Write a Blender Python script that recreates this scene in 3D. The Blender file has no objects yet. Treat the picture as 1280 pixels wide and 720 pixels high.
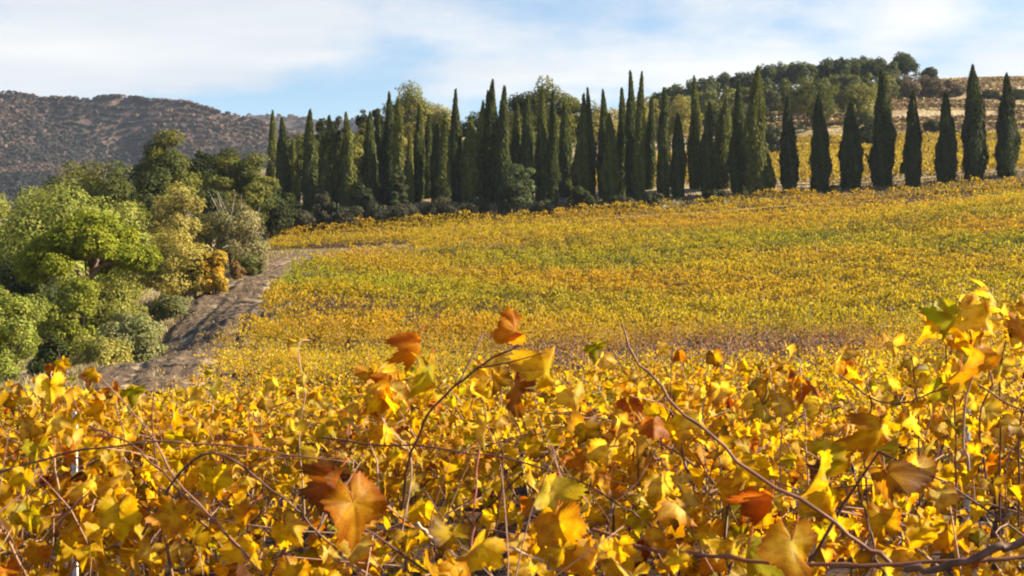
import bpy, math, random
import numpy as np
from mathutils import Vector, Matrix

# ------------------------------------------------------------------ camera, sky, sun, exposure
scene = bpy.context.scene
C = scene.collection
EYE = 1.70
F = 1778.0                      # focal length in pixels of a 1280 px wide frame
HOR = 330.0                     # row of the horizon in that frame
PITCH = math.atan((360.0 - HOR) / F)

cam_d = bpy.data.cameras.new('camera')
cam_d.lens = 50.0
cam_d.sensor_width = 36.0
cam_d.clip_start = 0.05
cam_d.clip_end = 20000.0
cam = bpy.data.objects.new('camera', cam_d)
C.objects.link(cam)
cam.location = (0, 0, EYE)
cam.rotation_euler = (math.pi / 2 - PITCH, 0, 0)
scene.camera = cam
cam_d.dof.use_dof = True
cam_d.dof.focus_distance = 8.0
cam_d.dof.aperture_fstop = 16.0

SUN_AZ = math.radians(89.0)     # clockwise from the view direction
SUN_EL = math.radians(29.0)
world = bpy.data.worlds.new('World')
scene.world = world
world.use_nodes = True


def build_sky():
    nt = world.node_tree
    nt.nodes.clear()
    N = nt.nodes.new
    L = nt.links.new
    out = N('ShaderNodeOutputWorld')
    bg = N('ShaderNodeBackground')
    bg.inputs['Strength'].default_value = 0.05
    sky = N('ShaderNodeTexSky')
    sky.sky_type = 'NISHITA'
    sky.sun_disc = False
    sky.sun_elevation = SUN_EL
    sky.sun_rotation = SUN_AZ
    sky.altitude = 100
    sky.air_density = 1.0
    sky.dust_density = 0.4
    sky.ozone_density = 3.0
    tc = N('ShaderNodeTexCoord')
    sep = N('ShaderNodeSeparateXYZ')
    L(tc.outputs['Generated'], sep.inputs[0])
    # project the view direction on a flat cloud layer
    zc = N('ShaderNodeMath'); zc.operation = 'MAXIMUM'; zc.inputs[1].default_value = 0.0
    L(sep.outputs['Z'], zc.inputs[0])
    za = N('ShaderNodeMath'); za.operation = 'ADD'; za.inputs[1].default_value = 0.055
    L(zc.outputs[0], za.inputs[0])
    dx = N('ShaderNodeMath'); dx.operation = 'DIVIDE'
    dy = N('ShaderNodeMath'); dy.operation = 'DIVIDE'
    L(sep.outputs['X'], dx.inputs[0]); L(za.outputs[0], dx.inputs[1])
    L(sep.outputs['Y'], dy.inputs[0]); L(za.outputs[0], dy.inputs[1])
    comb = N('ShaderNodeCombineXYZ')
    L(dx.outputs[0], comb.inputs['X']); L(dy.outputs[0], comb.inputs['Y'])
    mp = N('ShaderNodeMapping')
    mp.inputs['Location'].default_value = CLOUD_LOC
    mp.inputs['Rotation'].default_value = (0, 0, math.radians(-12))
    mp.inputs['Scale'].default_value = (0.30, 0.42, 1.0)
    L(comb.outputs[0], mp.inputs['Vector'])
    n1 = N('ShaderNodeTexNoise')
    n1.inputs['Scale'].default_value = 1.0
    n1.inputs['Detail'].default_value = 9.0
    n1.inputs['Roughness'].default_value = 0.52
    n1.inputs['Distortion'].default_value = 0.35
    L(mp.outputs[0], n1.inputs['Vector'])
    r1 = N('ShaderNodeValToRGB')
    r1.color_ramp.interpolation = 'EASE'
    r1.color_ramp.elements[0].position = 0.41
    r1.color_ramp.elements[0].color = (0.22, 0.22, 0.22, 1)
    r1.color_ramp.elements[1].position = 0.56
    r1.color_ramp.elements[1].color = (0.95, 0.95, 0.95, 1)
    n3 = N('ShaderNodeTexNoise')
    n3.inputs['Scale'].default_value = 7.5
    n3.inputs['Detail'].default_value = 8.0
    n3.inputs['Roughness'].default_value = 0.58
    m3 = N('ShaderNodeMapping'); m3.inputs['Location'].default_value = PUFF_LOC; m3.inputs['Scale'].default_value = (1.0, 1.0, 2.4)
    L(tc.outputs['Generated'], m3.inputs['Vector']); L(m3.outputs[0], n3.inputs['Vector'])
    nm = N('ShaderNodeMix'); nm.data_type = 'FLOAT'; nm.inputs['Factor'].default_value = 0.42
    L(n1.outputs['Fac'], nm.inputs['A']); L(n3.outputs['Fac'], nm.inputs['B'])
    L(nm.outputs['Result'], r1.inputs[0])
    # cloud brightness varies a little through the layer
    n2 = N('ShaderNodeTexNoise')
    n2.inputs['Scale'].default_value = 1.9
    n2.inputs['Detail'].default_value = 5.0
    L(mp.outputs[0], n2.inputs['Vector'])
    r2 = N('ShaderNodeValToRGB')
    r2.color_ramp.elements[0].position = 0.35
    r2.color_ramp.elements[0].color = (4.4, 4.6, 4.95, 1)
    r2.color_ramp.elements[1].position = 0.65
    r2.color_ramp.elements[1].color = (5.9, 5.85, 5.75, 1)
    L(n2.outputs['Fac'], r2.inputs[0])
    tint = N('ShaderNodeMix'); tint.data_type = 'RGBA'; tint.blend_type = 'MULTIPLY'
    tint.inputs['Factor'].default_value = 1.0
    tint.inputs['B'].default_value = SKY_TINT
    L(sky.outputs['Color'], tint.inputs['A'])
    mix = N('ShaderNodeMix'); mix.data_type = 'RGBA'
    # clouds thinned in the unseen sky overhead, to cut the fill light
    mk = N('ShaderNodeMapRange'); mk.interpolation_type = 'SMOOTHSTEP'
    mk.inputs['From Min'].default_value = 0.20; mk.inputs['From Max'].default_value = 0.42
    mk.inputs['To Min'].default_value = 1.0; mk.inputs['To Max'].default_value = 0.10
    L(sep.outputs['Z'], mk.inputs['Value'])
    mm = N('ShaderNodeMath'); mm.operation = 'MULTIPLY'
    L(r1.outputs['Color'], mm.inputs[0]); L(mk.outputs[0], mm.inputs[1])
    L(mm.outputs[0], mix.inputs['Factor'])
    L(tint.outputs['Result'], mix.inputs['A'])
    L(r2.outputs['Color'], mix.inputs['B'])
    L(mix.outputs['Result'], bg.inputs['Color'])
    L(bg.outputs[0], out.inputs['Surface'])


PUFF_LOC = (5.3, 2.2, 1.2)
CLOUD_LOC = (11.1, 9.4, 0.0)
SKY_TINT = (0.62, 0.86, 1.00, 1)
build_sky()

sun_d = bpy.data.lights.new('sun', 'SUN')
sun_d.energy = 5.0
sun_d.angle = math.radians(0.53)
sun_d.color = (1.0, 0.86, 0.64)
sun = bpy.data.objects.new('sun', sun_d)
C.objects.link(sun)
SUN_VEC = Vector((math.sin(SUN_AZ) * math.cos(SUN_EL), math.cos(SUN_AZ) * math.cos(SUN_EL), math.sin(SUN_EL)))
sun.rotation_euler = SUN_VEC.to_track_quat('Z', 'Y').to_euler()

vs = scene.view_settings
vs.view_transform = 'Standard'
vs.look = 'None'
vs.exposure = 1.8
vs.gamma = 1.0
vs.use_curve_mapping = False
scene.render.engine = 'CYCLES'
cy = scene.cycles
cy.max_bounces = 6
cy.diffuse_bounces = 3
cy.glossy_bounces = 2
cy.transmission_bounces = 4
cy.volume_bounces = 0
cy.use_denoising = True
cy.filter_width = 2.0

# ------------------------------------------------------------------ helpers


def P(px, py, Y):
    """world point seen at pixel (px, py) of a 1280 x 720 frame, Y metres ahead"""
    return np.array([(px - 640.0) / F * Y, Y, EYE - (py - HOR) / F * Y])


def norm(a):
    return a / np.maximum(np.linalg.norm(a, axis=-1, keepdims=True), 1e-9)


class Geo:
    def __init__(self):
        self.v, self.c, self.uv, self.f, self.n = [], [], [], [], 0

    def add(self, v, faces, col=None, uv=None):
        v = np.asarray(v, float).reshape(-1, 3)
        self.v.append(v)
        if col is None:
            col = np.ones((len(v), 4))
        col = np.asarray(col, float)
        if col.ndim == 1:
            col = np.tile(col, (len(v), 1))
        if col.shape[1] == 3:
            col = np.concatenate([col, np.ones((len(col), 1))], 1)
        self.c.append(col)
        self.uv.append(np.zeros((len(v), 2)) if uv is None else np.asarray(uv, float))
        self.f.append(np.asarray(faces, np.int64) + self.n)
        self.n += len(v)

    def merge(self, g, loc=(0, 0, 0), scale=1.0):
        for v, c, uv in zip(g.v, g.c, g.uv):
            self.v.append(v * scale + np.asarray(loc)); self.c.append(c); self.uv.append(uv)
        for f in g.f:
            self.f.append(f + self.n)
        self.n += g.n

    def mesh(self, name, mat, smooth=False):
        me = bpy.data.meshes.new(name)
        v = np.concatenate(self.v)
        me.vertices.add(len(v))
        me.vertices.foreach_set('co', v.astype(np.float32).ravel())
        idx = np.concatenate([f.ravel() for f in self.f])
        tot = np.concatenate([np.full(len(f), f.shape[1], np.int64) for f in self.f])
        start = np.concatenate([[0], np.cumsum(tot)[:-1]])
        me.loops.add(len(idx))
        me.loops.foreach_set('vertex_index', idx.astype(np.int32))
        me.polygons.add(len(tot))
        me.polygons.foreach_set('loop_start', start.astype(np.int32))
        me.polygons.foreach_set('use_smooth', np.full(len(tot), smooth, bool))
        me.update(calc_edges=True)
        a = me.color_attributes.new('Col', 'FLOAT_COLOR', 'POINT')
        a.data.foreach_set('color', np.concatenate(self.c).astype(np.float32).ravel())
        uv = me.uv_layers.new(name='UVMap')
        uv.data.foreach_set('uv', np.concatenate(self.uv)[idx].astype(np.float32).ravel())
        me.materials.append(mat)
        return me

    def build(self, name, mat, parent=None, smooth=False):
        o = bpy.data.objects.new(name, self.mesh(name, mat, smooth))
        C.objects.link(o)
        if parent is not None:
            o.parent = parent
        return o


def tag(o, label=None, cat=None, group=None, kind=None):
    if label: o['label'] = label
    if cat: o['category'] = cat
    if group: o['group'] = group
    if kind: o['kind'] = kind
    return o


def thing(name, label, cat, loc, group=None, rz=0.0):
    o = bpy.data.objects.new(name, None)
    o.empty_display_size = 0.2
    C.objects.link(o)
    o.location = tuple(float(x) for x in loc)
    o.rotation_euler = (0, 0, rz)
    return tag(o, label, cat, group)


def tube(g, pts, rad, seg=6, col=None):
    """tapered tube through pts"""
    pts = np.asarray(pts, float)
    n = len(pts)
    rad = np.broadcast_to(np.asarray(rad, float), (n,))
    t = norm(np.gradient(pts, axis=0))
    ref = np.array([0.31, 0.17, 0.93]) if abs(t[0][2]) < 0.9 else np.array([0.93, 0.2, 0.1])
    u = norm(np.cross(t, ref)); w = np.cross(t, u)
    a = np.linspace(0, 2 * np.pi, seg, endpoint=False)
    ring = np.cos(a)[None, :, None] * u[:, None] + np.sin(a)[None, :, None] * w[:, None]
    v = (pts[:, None] + ring * rad[:, None, None]).reshape(-1, 3)
    i = np.arange(n - 1)[:, None] * seg
    j = np.arange(seg)[None]
    k = (j + 1) % seg
    f = np.stack([i + j, i + k, i + seg + k, i + seg + j], -1).reshape(-1, 4)
    if col is None: col = np.array([1, 1, 1, 1.0])
    g.add(v, f, col)
    cap = np.array([list(range((n - 1) * seg, n * seg))])
    g.f.append(cap + g.n - len(v))


def spline(pts, n):
    """Catmull-Rom through pts"""
    p = np.asarray(pts, float)
    p = np.concatenate([[2 * p[0] - p[1]], p, [2 * p[-1] - p[-2]]])
    m = len(p) - 3
    out = []
    for s in np.linspace(0, m - 1e-6, n):
        i = int(s); t = s - i
        a, b, c, d = p[i:i + 4]
        out.append(0.5 * ((2 * b) + (-a + c) * t + (2 * a - 5 * b + 4 * c - d) * t * t + (-a + 3 * b - 3 * c + d) * t ** 3))
    return np.array(out)


def rhombs(g, pos, nrm, size, aspect, rng, col, axis=None, fold=0.0):
    """leaf-sized four-sided faces"""
    n = len(pos)
    nrm = norm(nrm)
    a = axis if axis is not None else rng.normal(size=(n, 3))
    t = norm(a - nrm * np.sum(a * nrm, 1, keepdims=True))
    b = np.cross(nrm, t)
    L = np.broadcast_to(size, (n,))[:, None]
    W = L / aspect
    lift = nrm * W * fold
    v = np.stack([pos - t * L * .5, pos + b * W * .5 + lift, pos + t * L * .5, pos - b * W * .5 + lift], 1).reshape(-1, 3)
    f = np.arange(n * 4).reshape(n, 4)
    g.add(v, f, np.repeat(col, 4, 0))


# ------------------------------------------------------------------ materials


def new_mat(name):
    m = bpy.data.materials.new(name)
    m.use_nodes = True
    nt = m.node_tree
    nt.nodes.clear()
    out = nt.nodes.new('ShaderNodeOutputMaterial')
    return m, nt, nt.nodes.new, nt.links.new, out


def leafy(name, trans=0.4, rough=0.6, spec=0.25, tcol=(1, 1, 1), objcol=True, veins=False):
    m, nt, N, L, out = new_mat(name)
    at = N('ShaderNodeAttribute'); at.attribute_name = 'Col'
    col = at.outputs['Color']
    if objcol:
        oi = N('ShaderNodeObjectInfo')
        mx = N('ShaderNodeMix'); mx.data_type = 'RGBA'; mx.blend_type = 'MULTIPLY'; mx.inputs['Factor'].default_value = 1
        L(col, mx.inputs['A']); L(oi.outputs['Color'], mx.inputs['B'])
        col = mx.outputs['Result']
    if veins:
        # blotched autumn colour and paler veins, in the leaf's own coordinates
        uv = N('ShaderNodeUVMap'); uv.uv_map = 'UVMap'
        nz = N('ShaderNodeTexNoise'); nz.inputs['Scale'].default_value = 3.0; nz.inputs['Detail'].default_value = 6
        L(uv.outputs[0], nz.inputs['Vector'])
        rp = N('ShaderNodeValToRGB')
        rp.color_ramp.elements[0].position = 0.40; rp.color_ramp.elements[0].color = (0.68, 0.50, 0.32, 1)
        rp.color_ramp.elements[1].position = 0.56; rp.color_ramp.elements[1].color = (1.05, 1.05, 1.0, 1)
        L(nz.outputs['Fac'], rp.inputs[0])
        mz = N('ShaderNodeMix'); mz.data_type = 'RGBA'; mz.blend_type = 'MULTIPLY'; mz.inputs['Factor'].default_value = 0.8
        L(col, mz.inputs['A']); L(rp.outputs['Color'], mz.inputs['B'])
        n3 = N('ShaderNodeTexNoise'); n3.inputs['Scale'].default_value = 26.0; n3.inputs['Detail'].default_value = 2
        L(uv.outputs[0], n3.inputs['Vector'])
        r3 = N('ShaderNodeValToRGB')
        r3.color_ramp.elements[0].position = 0.30; r3.color_ramp.elements[0].color = (0.45, 0.28, 0.16, 1)
        r3.color_ramp.elements[1].position = 0.42; r3.color_ramp.elements[1].color = (1, 1, 1, 1)
        L(n3.outputs['Fac'], r3.inputs[0])
        m3 = N('ShaderNodeMix'); m3.data_type = 'RGBA'; m3.blend_type = 'MULTIPLY'; m3.inputs['Factor'].default_value = 0.8
        L(mz.outputs['Result'], m3.inputs['A']); L(r3.outputs['Color'], m3.inputs['B'])
        # veins: the vertex alpha is 1 on a vein and falls to 0 beside it
        vr = N('ShaderNodeMapRange'); vr.inputs['From Min'].default_value = 0.72; vr.inputs['From Max'].default_value = 1.0
        vr.inputs['To Min'].default_value = 0.0; vr.inputs['To Max'].default_value = 0.28
        L(at.outputs['Alpha'], vr.inputs['Value'])
        mv = N('ShaderNodeMix'); mv.data_type = 'RGBA'; mv.inputs['B'].default_value = (0.45, 0.34, 0.08, 1)
        L(vr.outputs[0], mv.inputs['Factor']); L(m3.outputs['Result'], mv.inputs['A'])
        col = mv.outputs['Result']
    bs = N('ShaderNodeBsdfPrincipled')
    bs.inputs['Roughness'].default_value = rough
    bs.inputs['Specular IOR Level'].default_value = spec
    L(col, bs.inputs['Base Color'])
    tr = N('ShaderNodeBsdfTranslucent')
    tm = N('ShaderNodeMix'); tm.data_type = 'RGBA'; tm.blend_type = 'MULTIPLY'; tm.inputs['Factor'].default_value = 1
    tm.inputs['B'].default_value = (*tcol, 1)
    L(col, tm.inputs['A']); L(tm.outputs['Result'], tr.inputs['Color'])
    ms = N('ShaderNodeMixShader'); ms.inputs[0].default_value = trans
    L(bs.outputs[0], ms.inputs[1]); L(tr.outputs[0], ms.inputs[2])
    L(ms.outputs[0], out.inputs['Surface'])
    return m


def noisy(name, cols, scale, detail=6, rough=0.9, bump=0.0, bscale=None, spec=0.15, stretch=(1, 1, 1), pos=None, fine=None):
    """rough matter: a noise through a colour ramp, a second finer noise, bump"""
    m, nt, N, L, out = new_mat(name)
    tc = N('ShaderNodeTexCoord')
    mp = N('ShaderNodeMapping'); mp.inputs['Scale'].default_value = stretch
    L(tc.outputs['Object'], mp.inputs['Vector'])
    nz = N('ShaderNodeTexNoise'); nz.inputs['Scale'].default_value = scale; nz.inputs['Detail'].default_value = detail
    nz.inputs['Roughness'].default_value = 0.65
    L(mp.outputs[0], nz.inputs['Vector'])
    rp = N('ShaderNodeValToRGB')
    e = rp.color_ramp.elements
    pos = pos or list(np.linspace(0.32, 0.68, len(cols)))
    while len(e) < len(cols): e.new(0.5)
    for k, c in enumerate(cols):
        e[k].position = pos[k]; e[k].color = (*c, 1)
    L(nz.outputs['Fac'], rp.inputs[0])
    col = rp.outputs['Color']
    if fine:
        n2 = N('ShaderNodeTexNoise'); n2.inputs['Scale'].default_value = fine; n2.inputs['Detail'].default_value = 4
        L(mp.outputs[0], n2.inputs['Vector'])
        r2 = N('ShaderNodeValToRGB')
        r2.color_ramp.elements[0].position = 0.35; r2.color_ramp.elements[0].color = (0.6, 0.6, 0.6, 1)
        r2.color_ramp.elements[1].position = 0.65; r2.color_ramp.elements[1].color = (1.25, 1.25, 1.25, 1)
        L(n2.outputs['Fac'], r2.inputs[0])
        mx = N('ShaderNodeMix'); mx.data_type = 'RGBA'; mx.blend_type = 'MULTIPLY'; mx.inputs['Factor'].default_value = 1
        L(col, mx.inputs['A']); L(r2.outputs['Color'], mx.inputs['B'])
        col = mx.outputs['Result']
    bs = N('ShaderNodeBsdfPrincipled')
    bs.inputs['Roughness'].default_value = rough
    bs.inputs['Specular IOR Level'].default_value = spec
    L(col, bs.inputs['Base Color'])
    if bump:
        nb = N('ShaderNodeTexNoise'); nb.inputs['Scale'].default_value = bscale or scale * 6; nb.inputs['Detail'].default_value = 5
        L(mp.outputs[0], nb.inputs['Vector'])
        bp = N('ShaderNodeBump'); bp.inputs['Strength'].default_value = 1.0; bp.inputs['Distance'].default_value = bump
        L(nb.outputs['Fac'], bp.inputs['Height']); L(bp.outputs[0], bs.inputs['Normal'])
    L(bs.outputs[0], out.inputs['Surface'])
    return m


def colored(name, rough=0.8, spec=0.2):
    """the mesh's own vertex colour with a little noise (bark, canes)"""
    m, nt, N, L, out = new_mat(name)
    at = N('ShaderNodeAttribute'); at.attribute_name = 'Col'
    tc = N('ShaderNodeTexCoord')
    nz = N('ShaderNodeTexNoise'); nz.inputs['Scale'].default_value = 40; nz.inputs['Detail'].default_value = 4
    L(tc.outputs['Object'], nz.inputs['Vector'])
    rp = N('ShaderNodeValToRGB')
    rp.color_ramp.elements[0].position = 0.3; rp.color_ramp.elements[0].color = (0.55, 0.55, 0.55, 1)
    rp.color_ramp.elements[1].position = 0.7; rp.color_ramp.elements[1].color = (1.35, 1.35, 1.35, 1)
    L(nz.outputs['Fac'], rp.inputs[0])
    mx = N('ShaderNodeMix'); mx.data_type = 'RGBA'; mx.blend_type = 'MULTIPLY'; mx.inputs['Factor'].default_value = 1
    L(at.outputs['Color'], mx.inputs['A']); L(rp.outputs['Color'], mx.inputs['B'])
    bs = N('ShaderNodeBsdfPrincipled')
    bs.inputs['Roughness'].default_value = rough
    bs.inputs['Specular IOR Level'].default_value = spec
    L(mx.outputs['Result'], bs.inputs['Base Color'])
    L(bs.outputs[0], out.inputs['Surface'])
    return m


M_NEARLEAF = leafy('vine_leaf_near', trans=0.62, rough=0.5, spec=0.20, tcol=(1.25, 1.17, 0.45), veins=True)
M_LEAF = leafy('vine_leaf', trans=0.52, rough=0.6, spec=0.12, tcol=(1.15, 1.10, 0.45))
M_FOL = leafy('tree_foliage', trans=0.34, rough=0.7, spec=0.08, tcol=(1.1, 1.15, 0.6), objcol=False)
M_CYP = leafy('cypress_foliage', trans=0.30, rough=0.7, spec=0.15, tcol=(1.0, 1.1, 0.6), objcol=False)
M_WOOD = colored('bark')
M_CANE = colored('vine_cane', rough=0.55, spec=0.35)
M_GROUND = noisy('dry_ground', [(0.20, 0.135, 0.08), (0.30, 0.22, 0.125), (0.38, 0.30, 0.17), (0.30, 0.21, 0.12)], 0.12, 8, bump=0.25, bscale=1.6, fine=2.2)
M_SOIL = noisy('vineyard_earth', [(0.028, 0.017, 0.011), (0.05, 0.029, 0.018), (0.08, 0.046, 0.026)], 0.6, 8, bump=0.06, bscale=7, fine=9)
M_TRACK = noisy('track_earth', [(0.070, 0.047, 0.031), (0.122, 0.084, 0.054), (0.21, 0.148, 0.093)], 0.9, 10, bump=0.12, bscale=4, fine=3)
M_HILL = noisy('scrubby_hillside', [(0.040, 0.030, 0.032), (0.075, 0.050, 0.044), (0.11, 0.072, 0.058)], 0.012, 9, bump=2.0, bscale=0.12, fine=0.10)
M_STONE = noisy('pale_stone', [(0.28, 0.25, 0.21), (0.42, 0.38, 0.33), (0.5, 0.47, 0.42)], 3.0, 8, bump=0.05, bscale=14)
M_METAL = noisy('galvanised_steel', [(0.30, 0.31, 0.32), (0.42, 0.43, 0.44)], 30, 4, rough=0.45, spec=0.5)
M_WHITE = noisy('weathered_white_wood', [(0.36, 0.35, 0.33), (0.55, 0.54, 0.52)], 14, 6, rough=0.7)

# ------------------------------------------------------------------ the lie of the land
CANOPY = 1.30
ctrl = []


def gp(px, py, Y, drop=0.0):
    p = P(px, py, Y); p[2] -= drop
    ctrl.append(p)


# vineyard (rows seen at the height of the leaves)
for px, py, Y in [(640, 512, 3), (0, 512, 3), (1280, 512, 3), (640, 503, 5.4), (1280, 498, 5.4), (0, 508, 5.4),
                  (640, 496, 8), (1280, 488, 8), (0, 506, 8), (640, 479, 14), (1100, 470, 14), (100, 508, 14), (1280, 465, 14),
                  (640, 452, 25), (1100, 440, 25), (300, 475, 25), (640, 426, 40), (1100, 408, 40), (1280, 398, 40), (300, 440, 40),
                  (640, 380, 60), (1100, 362, 60), (1280, 352, 60), (420, 388, 60), (640, 340, 80), (1100, 318, 80), (1280, 306, 80), (440, 346, 80),
                  (640, 310, 100), (1100, 286, 100), (1280, 272, 100), (480, 318, 100), (800, 280, 120), (1100, 260, 120), (1280, 246, 120),
                  (640, 281, 125), (420, 294, 128), (350, 301, 128), (350, 286, 137), (640, 268, 138), (900, 252, 137), (1100, 243, 135), (1280, 230, 135)]:
    gp(px, py, Y, CANOPY if Y > 4 else 1.4)
# track and the bushy side of it
for px, py, Y in [(210, 475, 40), (245, 440, 48), (295, 398, 62), (345, 352, 82), (400, 326, 100), (470, 317, 112),
                  (100, 488, 62), (10, 494, 60), (-120, 494, 62), (180, 480, 54), (230, 385, 76), (255, 398, 68), (305, 345, 90), (320, 318, 108), (100, 440, 72),
                  (200, 360, 90), (0, 420, 80), (-200, 430, 80), (50, 500, 40), (120, 505, 28), (-200, 520, 30)]:
    gp(px, py, Y)
# cypress line and what rises behind it
for px, py, Y in [(345, 274, 146), (500, 264, 146), (640, 259, 145), (800, 250, 145), (940, 245, 143), (1060, 238, 143), (1180, 231, 142), (1260, 223, 142),
                  (230, 300, 140), (60, 320, 140), (-200, 330, 140), (150, 300, 175), (340, 270, 175), (0, 320, 200), (500, 245, 175), (640, 232, 175), (800, 222, 172), (920, 220, 168),
                  (500, 190, 250), (640, 188, 250), (760, 185, 240), (860, 170, 240), (1000, 213, 168), (1150, 212, 160), (1280, 205, 162), (1000, 180, 200), (1000, 150, 235), (1150, 180, 198),
                  (1150, 128, 255), (1150, 105, 300), (1280, 178, 198), (1280, 128, 255), (1280, 98, 318), (1280, 97, 360), (1400, 100, 320), (1400, 215, 142), (1100, 105, 330), (960, 118, 300), (860, 140, 300),
                  (500, 175, 320), (640, 170, 320), (250, 290, 250), (0, 320, 300)]:
    gp(px, py, Y)
for p in [(0, 480, 48), (-250, 480, 6), (-250, 250, -1), (300, 480, 62), (220, 20, 5), (160, -60, 3), (-60, 15, -2.5), (-120, 60, -6), (-200, -60, -3), (0, -60, 1), (0, -10, .4), (12, -4, .5), (-12, -4, .2), (230, 160, 20)]:
    ctrl.append(np.array(p, float))
ctrl = np.array(ctrl)


def tps_fit(p, lam):
    n = len(p)
    d = np.linalg.norm(p[:, None, :2] - p[None, :, :2], axis=2) / 100.0
    K = np.where(d > 0, d * d * np.log(np.maximum(d, 1e-9)), 0) + lam * np.eye(n)
    Q = np.concatenate([np.ones((n, 1)), p[:, :2] / 100.0], 1)
    A = np.block([[K, Q], [Q.T, np.zeros((3, 3))]])
    return np.linalg.solve(A, np.concatenate([p[:, 2], np.zeros(3)]))


_w = tps_fit(ctrl, 2e-4)


def tps_eval(x, y):
    x = np.asarray(x, float); y = np.asarray(y, float)
    cx, cy_ = 0.0, 170.0
    r = np.hypot(x - cx, y - cy_)
    s = np.minimum(1.0, 330.0 / np.maximum(r, 1e-6))
    xx, yy = cx + (x - cx) * s, cy_ + (y - cy_) * s
    z = _w[-3] + _w[-2] * xx / 100 + _w[-1] * yy / 100
    for i in range(len(ctrl)):
        d2 = ((xx - ctrl[i, 0]) ** 2 + (yy - ctrl[i, 1]) ** 2) / 1e4
        z = z + _w[i] * 0.5 * d2 * np.log(np.maximum(d2, 1e-12))
    fade = np.clip((r - 330) / 700, 0, 1); fade = fade * fade * (3 - 2 * fade)
    return z * (1 - fade) + (-6) * fade


def height_raw(x, y):
    z = tps_eval(x, y)
    # old terraces on the slope behind the cypresses
    w = np.clip((y - 176) / 14, 0, 1) * np.clip((330 - y) / 20, 0, 1) * np.clip((x - 30) / 15, 0, 1) * np.clip((230 - x) / 60, 0, 1)
    st = 2.1
    q = z / st + 0.18 * np.sin(x / 17.0) + 0.12 * np.sin(x / 7.3 + 1)
    fr = q - np.floor(q)
    zt = z + st * (np.clip((fr - 0.62) / 0.38, 0, 1) ** 1.0 * 1.0 - fr) * 0.75
    z = z * (1 - w) + zt * w
    return z


def axis_steps(parts):
    out = []
    for a, b, st in parts:
        out.append(np.arange(a, b, st))
    return np.unique(np.round(np.concatenate(out), 3))


XS = axis_steps([(-1800, -600, 300), (-600, -160, 40), (-160, -70, 6), (-70, 120, 1.6), (120, 180, 5), (180, 640, 40), (640, 1900, 300)])
YS = axis_steps([(-600, -60, 90), (-60, -6, 6), (-6, 150, 1.6), (150, 330, 2.0), (330, 460, 10), (460, 1000, 60), (1000, 2500, 300)])
GX, GY = np.meshgrid(XS, YS)
GZ = height_raw(GX, GY)


def H(x, y):
    x = np.asarray(x, float); y = np.asarray(y, float)
    i = np.clip(np.searchsorted(XS, x) - 1, 0, len(XS) - 2)
    j = np.clip(np.searchsorted(YS, y) - 1, 0, len(YS) - 2)
    u = (x - XS[i]) / (XS[i + 1] - XS[i]); v = (y - YS[j]) / (YS[j + 1] - YS[j])
    return (GZ[j, i] * (1 - u) + GZ[j, i + 1] * u) * (1 - v) + (GZ[j + 1, i] * (1 - u) + GZ[j + 1, i + 1] * u) * v


def grid_faces(nr, nc):
    i = np.arange(nr - 1)[:, None] * nc; j = np.arange(nc - 1)[None]
    return np.stack([i + j, i + j + 1, i + nc + j + 1, i + nc + j], -1).reshape(-1, 4)


g = Geo()
g.add(np.stack([GX, GY, GZ], -1).reshape(-1, 3), grid_faces(len(YS), len(XS)))
tag(g.build('ground', M_GROUND, smooth=True), kind='structure')

# left edge of the vineyard, as x at a given y, and its far edge
FE_Y = np.array([0, 10, 14, 20, 30, 36, 42, 50, 62, 75, 85, 100, 106, 108, 121, 122.5, 127, 140])
FE_X = np.array([-9, -8, -6.6, -6.2, -6.6, -7.6, -8.6, -9.6, -11.0, -12.4, -13.3, -12.2, -10.4, -8.2, -7.6, -14.0, -22.0, -24.0])


def left_edge(y): return np.interp(y, FE_Y, FE_X)


def far_edge(x): return np.interp(x, [-30, 0, 20, 40, 60], [139, 139.5, 139.5, 140, 140])


ROWS0, ROWSTEP, TILT = 3.0, 2.3, 0.035        # rows run across the view, slightly askew

g = Geo()
uu = np.linspace(0, 1, 60); yy = np.linspace(0.5, 138, 120)
SX = left_edge(yy)[:, None] + 0.4 + (78 - left_edge(yy)[:, None]) * uu[None]
SY = np.repeat(yy[:, None], 60, 1)
g.add(np.stack([SX, SY, H(SX, SY) + 0.05], -1).reshape(-1, 3), grid_faces(120, 60))
tag(g.build('vineyard_soil', M_SOIL, smooth=True), kind='structure')

# the farm track: a ribbon with wheel ruts, following the edge of the vineyard
ctr = spline([(-8.9, 37.5, 0), (-10.3, 42, 0), (-12.1, 54, 0), (-13.8, 68, 0), (-15.2, 84, 0), (-14.6, 97, 0), (-12.0, 108, 0), (-7.5, 117, 0), (-1.0, 120.5, 0)], 420)
tn = norm(np.gradient(ctr, axis=0)); sd = np.stack([tn[:, 1], -tn[:, 0], np.zeros(420)], 1)
w_ = np.interp(np.arange(420) * 179 / 419, [0, 30, 80, 130, 160, 179], [4.0, 5.2, 5.2, 5.2, 4.6, 1.2])
lat = np.linspace(-0.5, 0.5, 45)
rp = ctr[:, None] + sd[:, None] * (lat[None, :, None] * w_[:, None, None])
rut = -0.10 * np.exp(-((np.abs(lat) - 0.22) / 0.07) ** 2) + 0.02 * np.sin(lat * 44)
rng0 = np.random.default_rng(4)
rz = H(rp[..., 0], rp[..., 1]) + 0.10 + rut[None] + rng0.normal(0, 0.03, (420, 45)) + 0.05 * np.sin(rp[..., 0] * 2.1 + 1.3 * np.sin(rp[..., 1] * 1.1)) * np.sin(rp[..., 1] * 1.7) - 0.06 * (np.abs(lat) > 0.46)[None]
rp[..., 2] = rz
g = Geo()
g.add(rp.reshape(-1, 3), grid_faces(420, 45)[:, ::-1])
tag(g.build('dirt_track', M_TRACK, smooth=True), kind='structure')

# the scrubby hill across the valley, and a farther ridge


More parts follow.
